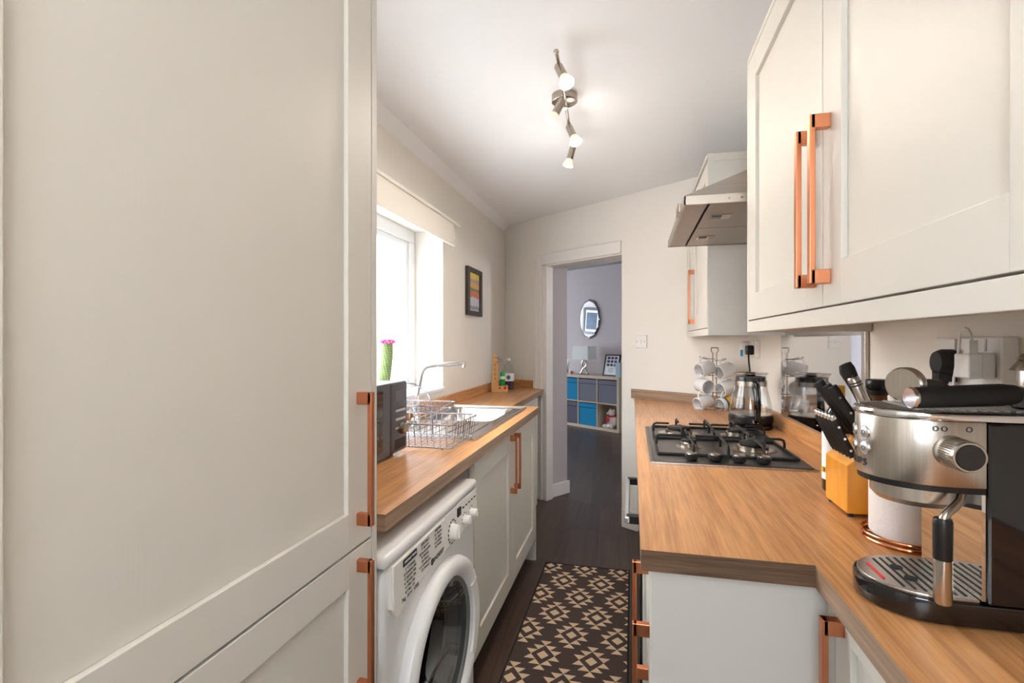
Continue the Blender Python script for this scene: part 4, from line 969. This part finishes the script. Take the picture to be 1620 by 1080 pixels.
# ================================================================ KETTLE
K = thing('glass_kettle', (.528, 2.55, WT), 'glass electric kettle with black base, lid and handle behind the hob', 'kettle')
kx, ky = .510, 2.435
b = MB(); b.lathe([(.090, 0), (.092, .004), (.090, .018), (.084, .020)], (kx, ky, WT), seg=40); b.build('power_base', M['blackg'], K, smooth=True)
b = MB(); b.lathe([(.084, .020), (.091, .026), (.092, .052), (.086, .060)], (kx, ky, WT), seg=40); b.build('heater_base', M['black'], K, smooth=True)
b = MB(); b.lathe([(.0865, .058), (.088, .075), (.080, .12), (.070, .165), (.064, .195)], (kx, ky, WT), seg=48, cap0=False, cap1=False); b.build('glass_body', M['clear'], K, smooth=True)
b = MB(); b.lathe([(.0655, .186), (.067, .186), (.067, .206), (.0655, .206)], (kx, ky, WT), seg=48, close=True); b.build('steel_band', M['steel'], K, smooth=True)
b = MB(); b.lathe([(.060, .178), (.063, .180), (.063, .232), (.068, .236), (.070, .243)], (kx, ky, WT), seg=48, cap1=False, cap0=False); b.build('collar', M['clear'], K, smooth=True)
b = MB(); b.lathe([(.061, .206), (.061, .224), (.045, .228)], (kx, ky, WT), seg=40); b.lathe([(.018, .226), (.022, .236), (.018, .243)], (kx, ky, WT), seg=24); b.build('lid', M['black'], K, smooth=True)
b = MB(); b.tube([(kx+.072*math.cos(2*math.pi*i/32), ky+.072*math.sin(2*math.pi*i/32), WT+.240) for i in range(32)], .0018, seg=6, closed=True); b.build('rim', M['chrome'], K, smooth=True)
hd = Vector((.02, -1, 0)).normalized()
def kp(r, z): return (kx+hd.x*r, ky+hd.y*r, WT+z)
b = MB(); b.tube([kp(.062, .200), kp(.085, .205), kp(.105, .195), kp(.116, .16), kp(.120, .10), kp(.114, .052), kp(.092, .040)], [.009, .011, .013, .014, .014, .013, .010], seg=14); b.build('handle', M['blackg'], K, smooth=True)
b = MB(); b.box(kx-.012, kx+.012, ky-.097, ky-.090, WT+.030, WT+.045); b.build('switch', M['chrome'], K, bevel=.002)
b = MB(); b.cyl((kx, ky, WT+.061), (kx, ky, WT+.0625), .084, seg=40); b.build('heating_plate', M['steel'], K, smooth=True)

# ================================================================ KNIFE BLOCK
KB = thing('knife_block', (.52, 1.29, WT), 'honey-coloured wooden knife block beside the coffee machine', 'knife block')
kb0, kb1 = 1.237, 1.362
b = MB(); b.extr([(.452, kb0, WT+.008), (.585, kb0, WT+.008), (.600, kb0, WT+.17), (.545, kb0, WT+.215), (.498, kb0, WT+.150), (.452, kb0, WT+.112)], (0, kb1-kb0, 0)); b.build('block', M['block'], KB, bevel=.002)
for x in (.462, .572):
    for y in (kb0+.01, kb1-.01): MB().cyl((x, y, WT), (x, y, WT+.009), .006, seg=12).build('foot', M['black'], KB)
def knife(base, d, L_, w, th_, label, steel_end=True, kn='steak_knife', grp=None):
    d = Vector(d).normalized(); base = Vector(base); q = thing(kn, base, label, 'knife', grp)
    sd = Vector((0, 1, 0)); nx = d.cross(sd).normalized()
    mm = Matrix((nx, sd, d)).transposed().to_4x4(); mm.translation = base
    b = MB(mm); rs = []
    for h, k_, off in ((0, .8, 0), (.12, 1, 0), (.4, .92, .001), (.72, .95, .001), (.9, 1.12, .0), (1, .85, -.002)):
        rs.append([(w/2*k_*math.cos(t_)+off, th_/2*math.sin(t_)*k_, h*L_) for t_ in [2*math.pi*i/12 for i in range(12)]])
    b.rings(rs); o = b.build('handle', M['blackm'], q, smooth=True)
    b = MB(mm); b.box(-w*.38, w*.38, -.0012, .0012, -.03, .002)
    b.build('blade', M['chrome'], q)
    if steel_end:
        b = MB(mm); b.lathe([(w*.40, L_*.985), (w*.42, L_+.006), (w*.25, L_+.010)], (0, 0, 0), seg=12, sc=(1, th_/w)); b.build('end_cap', M['chrome'], q, smooth=True)
        b = MB(mm); b.box(-w*.44, w*.44, -th_*.45, th_*.45, -.004, .003); b.build('bolster', M['chrome'], q, bevel=.001)
    for h in (.2, .5, .8):
        b = MB(mm); b.cyl((0, -th_/2-.0003, h*L_), (0, th_/2+.0003, h*L_), .0028, seg=10); b.build('rivet', M['chrome'], q)
for k in range(6):
    y = kb0+.012+k*.0200
    knife((.470, y, WT+.126), (-.42, -.0, .90), .092, .017, .0115, 'black-handled steak knife in the lower row of the knife block', grp='steak knives in the lower row')
for k, (y, L_) in enumerate(((1.264, .132), (1.297, .132), (1.332, .140))):
    knife((.503, y, WT+.168), (-.55, 0, .84), L_, .024, .017, ['big black-handled knife in the middle row, nearest to the coffee machine', 'black-handled knife in the centre of the middle row of the block', 'black-handled knife with a hooked end, middle row nearest the hob'][k], False, kn='kitchen_knife', grp='large knives in the block')
knife((.520, 1.262, WT+.205), (-.46, .0, .88), .140, .030, .022, 'tallest black-handled knife at the top of the block', False, kn='carving_knife')
q = thing('steel_handled_sharpener', (.575, 1.25, WT+.2), 'ribbed steel sharpener handle in the top of the knife block', 'sharpener')
dv = Vector((-.38, 0, .92)).normalized(); b0 = Vector((.513, 1.242, WT+.185))
b = MB(); b.lathe([(.009, 0), (.0125, .02), (.0125, .123), (.010, .128)], b0, dv, seg=24); 
b.build('handle', M['steel'], q, smooth=True)
for k in range(2): MB().lathe([(.0128, .108+k*.006), (.0128, .111+k*.006)], b0, dv, seg=24).build('ring', M['ink'], q)

# bottles by the block
q = thing('oil_bottle', (.50, 1.455, WT), 'dark oil bottle with a yellow cap and white label behind the knife block', 'bottle')
c = (.508, 1.452, WT)
b = MB(); b.lathe([(.030, 0), (.033, .004), (.033, .17), (.027, .195), (.016, .215), (.014, .235)], c, seg=32); b.build('body', M['oil'], q, smooth=True)
b = MB(); b.lathe([(.0334, .03), (.0334, .15)], c, seg=32, cap0=False, cap1=False); b.build('label', M['papw'], q, smooth=True)
b = MB(); b.lathe([(.017, .228), (.018, .232), (.018, .266), (.016, .268)], c, seg=28); b.build('cap', M['goldcap'], q, smooth=True)
MB().box(c[0]-.036, c[0]-.033, c[1]-.014, c[1]+.0, WT+.05, WT+.062).build('label_mark', M['goldcap'], q)
q = thing('pepper_grinder', (.575, 1.42, WT), 'glass pepper grinder with a black top behind the knife block', 'pepper grinder')
c = (.583, 1.415, WT)
b = MB(); b.lathe([(.024, 0), (.025, .1), (.021, .20), (.02, .252)], c, seg=28); b.build('jar', M['pepper'], q, smooth=True)
b = MB(); b.lathe([(.022, .250), (.023, .252), (.023, .262), (.021, .264), (.024, .268), (.024, .285), (.022, .288)], c, seg=28); b.build('top', M['black'], q, smooth=True)
q = thing('spice_jar', (.545, 1.52, WT), 'small clear spice jar with a cork lid between the oil bottle and grinder', 'jar')
c = (.553, 1.50, WT)
b = MB(); b.lathe([(.022, 0), (.023, .01), (.023, .16), (.018, .17)], c, seg=28); b.build('jar', M['clear'], q, smooth=True)
b = MB(); b.lathe([(.019, .168), (.019, .192)], c, seg=24); b.build('lid', M['cork'], q, smooth=True)

# ================================================================ PAPER TOWEL HOLDER
q = thing('paper_towel_holder', (.51, 1.13, WT), 'copper wire kitchen-roll holder behind the coffee machine', 'kitchen roll holder')
pc = (.512, 1.118)
b = MB(); b.tube([(pc[0]+.072*math.cos(2*math.pi*i/48), pc[1]+.072*math.sin(2*math.pi*i/48), WT+.004) for i in range(48)], .0035, closed=True)
b.tube([(pc[0]+.074*math.cos(2*math.pi*i/48), pc[1]+.074*math.sin(2*math.pi*i/48), WT+.014) for i in range(48)], .003, closed=True)
for an in (0.5, 2.6, 4.7): b.tube([(pc[0]+.073*math.cos(an), pc[1]+.073*math.sin(an), WT+.004), (pc[0], pc[1], WT+.006)], .003)
b.build('base', M['copperwire'], q, smooth=True)
b = MB(); b.tube([(pc[0]+.009, pc[1], WT+.006), (pc[0]+.009, pc[1], WT+.305), (pc[0]+.006, pc[1], WT+.318), (pc[0], pc[1], WT+.323), (pc[0]-.006, pc[1], WT+.318), (pc[0]-.009, pc[1], WT+.305), (pc[0]-.009, pc[1], WT+.006)], .0035); b.build('post', M['copperwire'], q, smooth=True)
b = MB(); b.lathe([(.020, .012), (.060, .012), (.062, .016), (.062, .235), (.060, .238), (.020, .238)], (pc[0], pc[1], WT), seg=48, close=True); o = b.build('paper_towel_roll', M['paper'], smooth=True); tag(o, 'white embossed kitchen roll on the copper holder', 'kitchen roll')

# ================================================================ COFFEE MACHINE
CM = thing('coffee_machine', (.47, .905, WT), 'brushed steel and gloss black espresso machine at the right', 'coffee machine')
yc, hw = .865, .075
def dshape(x0, x1, hwid, n=20, ctr=yc, sq=.085):
    """plan outline: rounded front at x0 (towards the aisle), square back at x1"""
    pts = [(x1, ctr-hwid)]
    for i in range(n+1):
        an = math.pi*1.5 - math.pi*i/n
        pts.append((x0+sq+sq*math.cos(an), ctr+hwid*math.sin(an)))
    pts.append((x1, ctr+hwid))
    return pts
# base and drip tray
b = MB(); b.prism(dshape(.328, .615, hw+.001), WT+.003, WT+.034); b.build('base', M['blackg'], CM, bevel=.003, smooth=True)
b = MB(); b.prism(dshape(.333, .447, hw-.005, sq=.082), WT+.034, WT+.038); tr = b.build('drip_grille', M['steel'], CM, bevel=.001, smooth=False)
b = MB()
dg = Vector((.62, -.78, 0)).normalized()      # slots run diagonally across the tray
for k in range(7):
    c0 = Vector((.372+k*.0115, .955-.0+k*.004, 0)); ln = .075 if 1 < k < 8 else .05
    c0 = Vector((.370+k*.0112, .865, 0))
    hl = math.sqrt(max(0, 1-((c0.x-.416)/.083)**2))*.071 if c0.x < .416 else .071
    b.box(c0.x-.0017, c0.x+.0017, yc-hl+.012, yc+hl-.012, WT+.0375, WT+.0386)
b.build('grille_slots', M['dark'], tr)
b = MB(); b.box(.3520, .3560, .838, .892, WT+.0378, WT+.0398); b.build('water_float', M['redp'], tr, bevel=.001)
for x, y in ((.390, .885), (.392, .848)): MB().cyl((x, y, WT+.0375), (x, y, WT+.0392), .008).build('grille_hole', M['dark'], tr)
# body column
b = MB(); b.extr([(.4525, yc-hw, WT+.034), (.4525, yc+hw, WT+.034), (.4525, yc+hw, 1.0), (.4525, yc+hw, 1.1635), (.4525, yc-hw, 1.1635)], (.1625, 0, 0)); b.build('body', M['blackg'], CM, bevel=.004)
b = MB(); b.box(.4480, .4525, yc-hw+.004, yc+hw-.003, WT+.038, 1.068); b.build('splash_plate', M['mirror'], CM)
# head
b = MB(); b.prism(dshape(.331, .452, hw, sq=.085), 1.076, 1.164); hd_ = b.build('head', M['steel'], CM, bevel=.002, smooth=True)
b = MB(); b.prism(dshape(.334, .452, hw-.003, sq=.083), 1.068, 1.076); b.build('head_base', M['black'], CM)
b = MB(); b.prism(dshape(.329, .615, hw+.002, sq=.086), 1.164, 1.174); b.build('top_rim', M['chrome'], CM, bevel=.002, smooth=True)
b = MB(); b.prism(dshape(.341, .60, hw-.010, sq=.077), 1.1735, 1.1750); tt_ = b.build('cup_tray', M['black'], CM)
b = MB()
for k in range(16): b.box(.385+k*.0125, .391+k*.0125, yc-.052, yc+.052, 1.1752, 1.1772)
b.build('cup_rack', M['aluh'], CM)
b = MB(); b.lathe([(.057, -.0), (.057, -.022), (.050, -.030), (.03, -.030)], (.407, yc, 1.070), seg=48); b.build('group_head', M['steel'], CM, smooth=True)
# control buttons on the curved front
def front_pt(an_deg, z, off=0.):
    an = math.radians(an_deg); return Vector((.331+.085-(.085+off)*math.cos(an), yc-(hw+off)*math.sin(an), z))
for (an, z) in ((13, 1.137), (13, 1.114), (-12, 1.137), (-12, 1.114)):
    p0 = front_pt(an, z); nrm = Vector((-math.cos(math.radians(an))/.085, -math.sin(math.radians(an))/hw, 0)).normalized()
    b = MB(); b.lathe([(.0085, -.002), (.0085, .0015), (.0075, .002)], p0, nrm, seg=24); bt = b.build('button', M['aluh'], CM, smooth=True)
    b = MB(); b.lathe([(.0095, -.002), (.0095, .0008), (.0085, .0008), (.0085, -.002)], p0, nrm, seg=24, close=True); b.build('button_ring', M['chrome'], bt)
    b = MB(); b.lathe([(.0035, .002), (.0035, .0024), (.0026, .0024), (.0026, .002)], p0, nrm, seg=14, close=True); b.build('button_symbol', M['ink'], bt)
a1 = 14; p0 = front_pt(a1, 1.100, .0012); tn = Vector((.085*math.sin(math.radians(a1)), -hw*math.cos(math.radians(a1)), 0)).normalized()
for k, ch in enumerate('KRUPS'):
    an = -19 + k*8; p0 = front_pt(an, 1.0925, .0008); tn = Vector((.085*math.sin(math.radians(an)), -hw*math.cos(math.radians(an)), 0)).normalized()
    text('lettering', ch, .014, p0, tn, (0, 0, 1), M['inkd'], CM)
# side dial
b = MB(); b.lathe([(.0215, 0), (.0215, .004), (.019, .006), (.0195, .036), (.0185, .038)], (.413, yc-hw+.001, 1.124), (0, -1, 0), seg=48); kd = b.build('steam_dial', M['steel'], CM, smooth=True)
b = MB(); b.lathe([(.0165, .038), (.0155, .0392)], (.413, yc-hw+.001, 1.124), (0, -1, 0), seg=40); b.build('dial_face', M['blackg'], kd)
b = MB()
for k in range(40):
    an = 2*math.pi*k/40; x, z = .413+.0196*math.cos(an), 1.124+.0196*math.sin(an); b.box(x-.0006, x+.0006, yc-hw-.032, yc-hw-.006, z-.0006, z+.0006)
b.build('knurling', M['satin'], kd)
b = MB()
for dx in (-.018, -.008, .02): b.lathe([(.0035, 0), (.0035, .0006), (.0026, .0006), (.0026, 0)], (.412+dx, yc-hw-.0001, 1.154), (0, -1, 0), seg=14, close=True)
b.build('dial_symbols', M['ink'], CM)
# steam wand
wxp, wyp = .397, .780
b = MB(); b.tube([(.428, .803, 1.074), (.427, .798, 1.066), (.422, .792, 1.058), (.412, .786, 1.051), (.403, .782, 1.045), (.398, wyp, 1.038), (wxp, wyp, 1.030)], .0055, seg=12); b.build('steam_pipe', M['satin'], CM, smooth=True)
b = MB(); b.lathe([(.0102, .984), (.0108, .986), (.0108, 1.034), (.0095, 1.038)], (wxp, wyp, 0), seg=28); b.build('wand_grip', M['black'], CM, smooth=True)
b = MB(); b.lathe([(.0090, .9265), (.0103, .929), (.0103, .985)], (wxp, wyp, 0), seg=28); b.build('wand_sleeve', M['steel'], CM, smooth=True)
for x in (.36, .58):
    for y in (yc-.045, yc+.045): MB().cyl((x+.02, y, WT), (x+.02, y, WT+.004), .01).build('foot', M['black'], CM)
# tamper on top
q = thing('tamper', (.40, .9, 1.177), 'steel coffee tamper with black handle lying on the coffee machine', 'tamper')
ax = Vector((-.80, -.60, .0)).normalized(); c = Vector((.395, .890, 1.204))
b = MB(); b.lathe([(.0255, 0), (.0265, .003), (.0265, .012), (.020, .015)], c-ax*.012, ax*-1, seg=40); b.lathe([(.0265, 0), (.024, .002)], c-ax*.012, ax, seg=40); b.build('disc', M['steel'], q, smooth=True)
b = MB(); b.tube([c-ax*.024, c-ax*.04, c-ax*.07+Vector((0, 0, -.004)), c-ax*.10+Vector((0, 0, -.007))], [.009, .007, .011, .013], seg=16); b.build('handle', M['black'], q, smooth=True)
# portafilter
q = thing('portafilter', (.45, .8, 1.177), 'portafilter with a long black handle lying on top of the coffee machine', 'portafilter')
p0 = Vector((.3735, .800, 1.1935)); p1 = Vector((.500, .820, 1.199))
dv = (p1-p0).normalized()
b = MB(); b.tube([p0, p0+dv*.05, p1-dv*.02, p1], [.0142, .0148, .0152, .0125], seg=28); b.build('handle', M['blackm'], q, smooth=True)
b = MB(); b.lathe([(.0135, 0.001), (.0148, -.003), (.0135, -.006)], p0, dv, seg=28); b.build('end_cap', M['chrome'], q, smooth=True)
b = MB(); b.tube([p1, p1+dv*.02], .006); b.lathe([(.030, .1765-.1735), (.034, .006), (.034, .030), (.030, .032)], (.548, .845, 1.174), seg=36); b.build('basket', M['black'], q, smooth=True)
# milk jug
q = thing('milk_jug', (.585, .94, 1.177), 'small steel milk jug standing on the coffee machine at the right edge', 'jug')
c = (.590, .912, 1.1773)
b = MB(); b.lathe([(.026, 0), (.029, .004), (.028, .05), (.024, .066), (.026, .068), (.0275, .066)], c, seg=32); b.build('body', M['steel'], q, smooth=True)
b = MB(); b.lathe([(.026, .068), (.022, .074), (.006, .078)], c, seg=32); b.build('lid', M['satin'], q, smooth=True)
b = MB(); b.extr([(c[0]-.024, c[1]-.006, c[2]+.068), (c[0]-.042, c[1]-.012, c[2]+.050), (c[0]-.026, c[1]-.008, c[2]+.050)], (.004, .018, 0)); b.build('spout', M['steel'], q)

# ================================================================ RUG
Rg = MB(); gx0, gx1, gy0, gy1 = -.482, -.012, 1.20, 2.88
Rg.box(gx0, gx1, gy0, gy1, .0008, .0075, 0)
tilt = Matrix.Rotation(math.radians(0), 4, 'Z')
for q in ((gx0, gx0+.007, gy0, gy1), (gx1-.007, gx1, gy0, gy1), (gx0, gx1, gy0, gy0+.01), (gx0, gx1, gy1-.01, gy1)): Rg.box(q[0]-.0005, q[1]+.0005, q[2]-.0005, q[3]+.0005, .0006, .0085, 2)
def clip(poly):
    for ax_, lim, sg in ((0, gx0+.008, 1), (0, gx1-.008, -1), (1, gy0+.011, 1), (1, gy1-.011, -1)):
        out = []
        for i in range(len(poly)):
            A, Bp = poly[i], poly[(i+1) % len(poly)]; ia, ib = sg*(A[ax_]-lim) >= 0, sg*(Bp[ax_]-lim) >= 0
            if ia: out.append(A)
            if ia != ib:
                k = (lim-A[ax_])/(Bp[ax_]-A[ax_]); out.append((A[0]+k*(Bp[0]-A[0]), A[1]+k*(Bp[1]-A[1])))
        poly = out
        if len(poly) < 3: return None
    return poly
def rp(poly):
    p_ = clip(poly)
    if p_: Rg.prism(p_, .0073, .0084, 1)
ma, mh = .0240, .0325
def motif(cx, cy):
    rp([(cx-ma*1.0, cy), (cx, cy-mh*.85), (cx+ma*1.0, cy), (cx, cy+mh*.85)])
    for i in range(-2, 3):
        h0 = (3-abs(i))*mh*.97
        for sg in (1, -1):
            rp([(cx+i*ma-ma*.96, cy+sg*h0), (cx+i*ma+ma*.96, cy+sg*h0), (cx+i*ma, cy+sg*(h0-mh*.93))])
row = 0; y = 2.845
while y > gy0-.1:
    for k in range(-2, 4):
        motif(-.254+(k+.5*(row % 2))*.194, y)
    y -= .164; row += 1
o = Rg.build('runner_rug', [M['rug'], M['rugc'], M['rugb']]); tag(o, 'brown runner rug with cream geometric star motifs on the dark floor', 'rug')
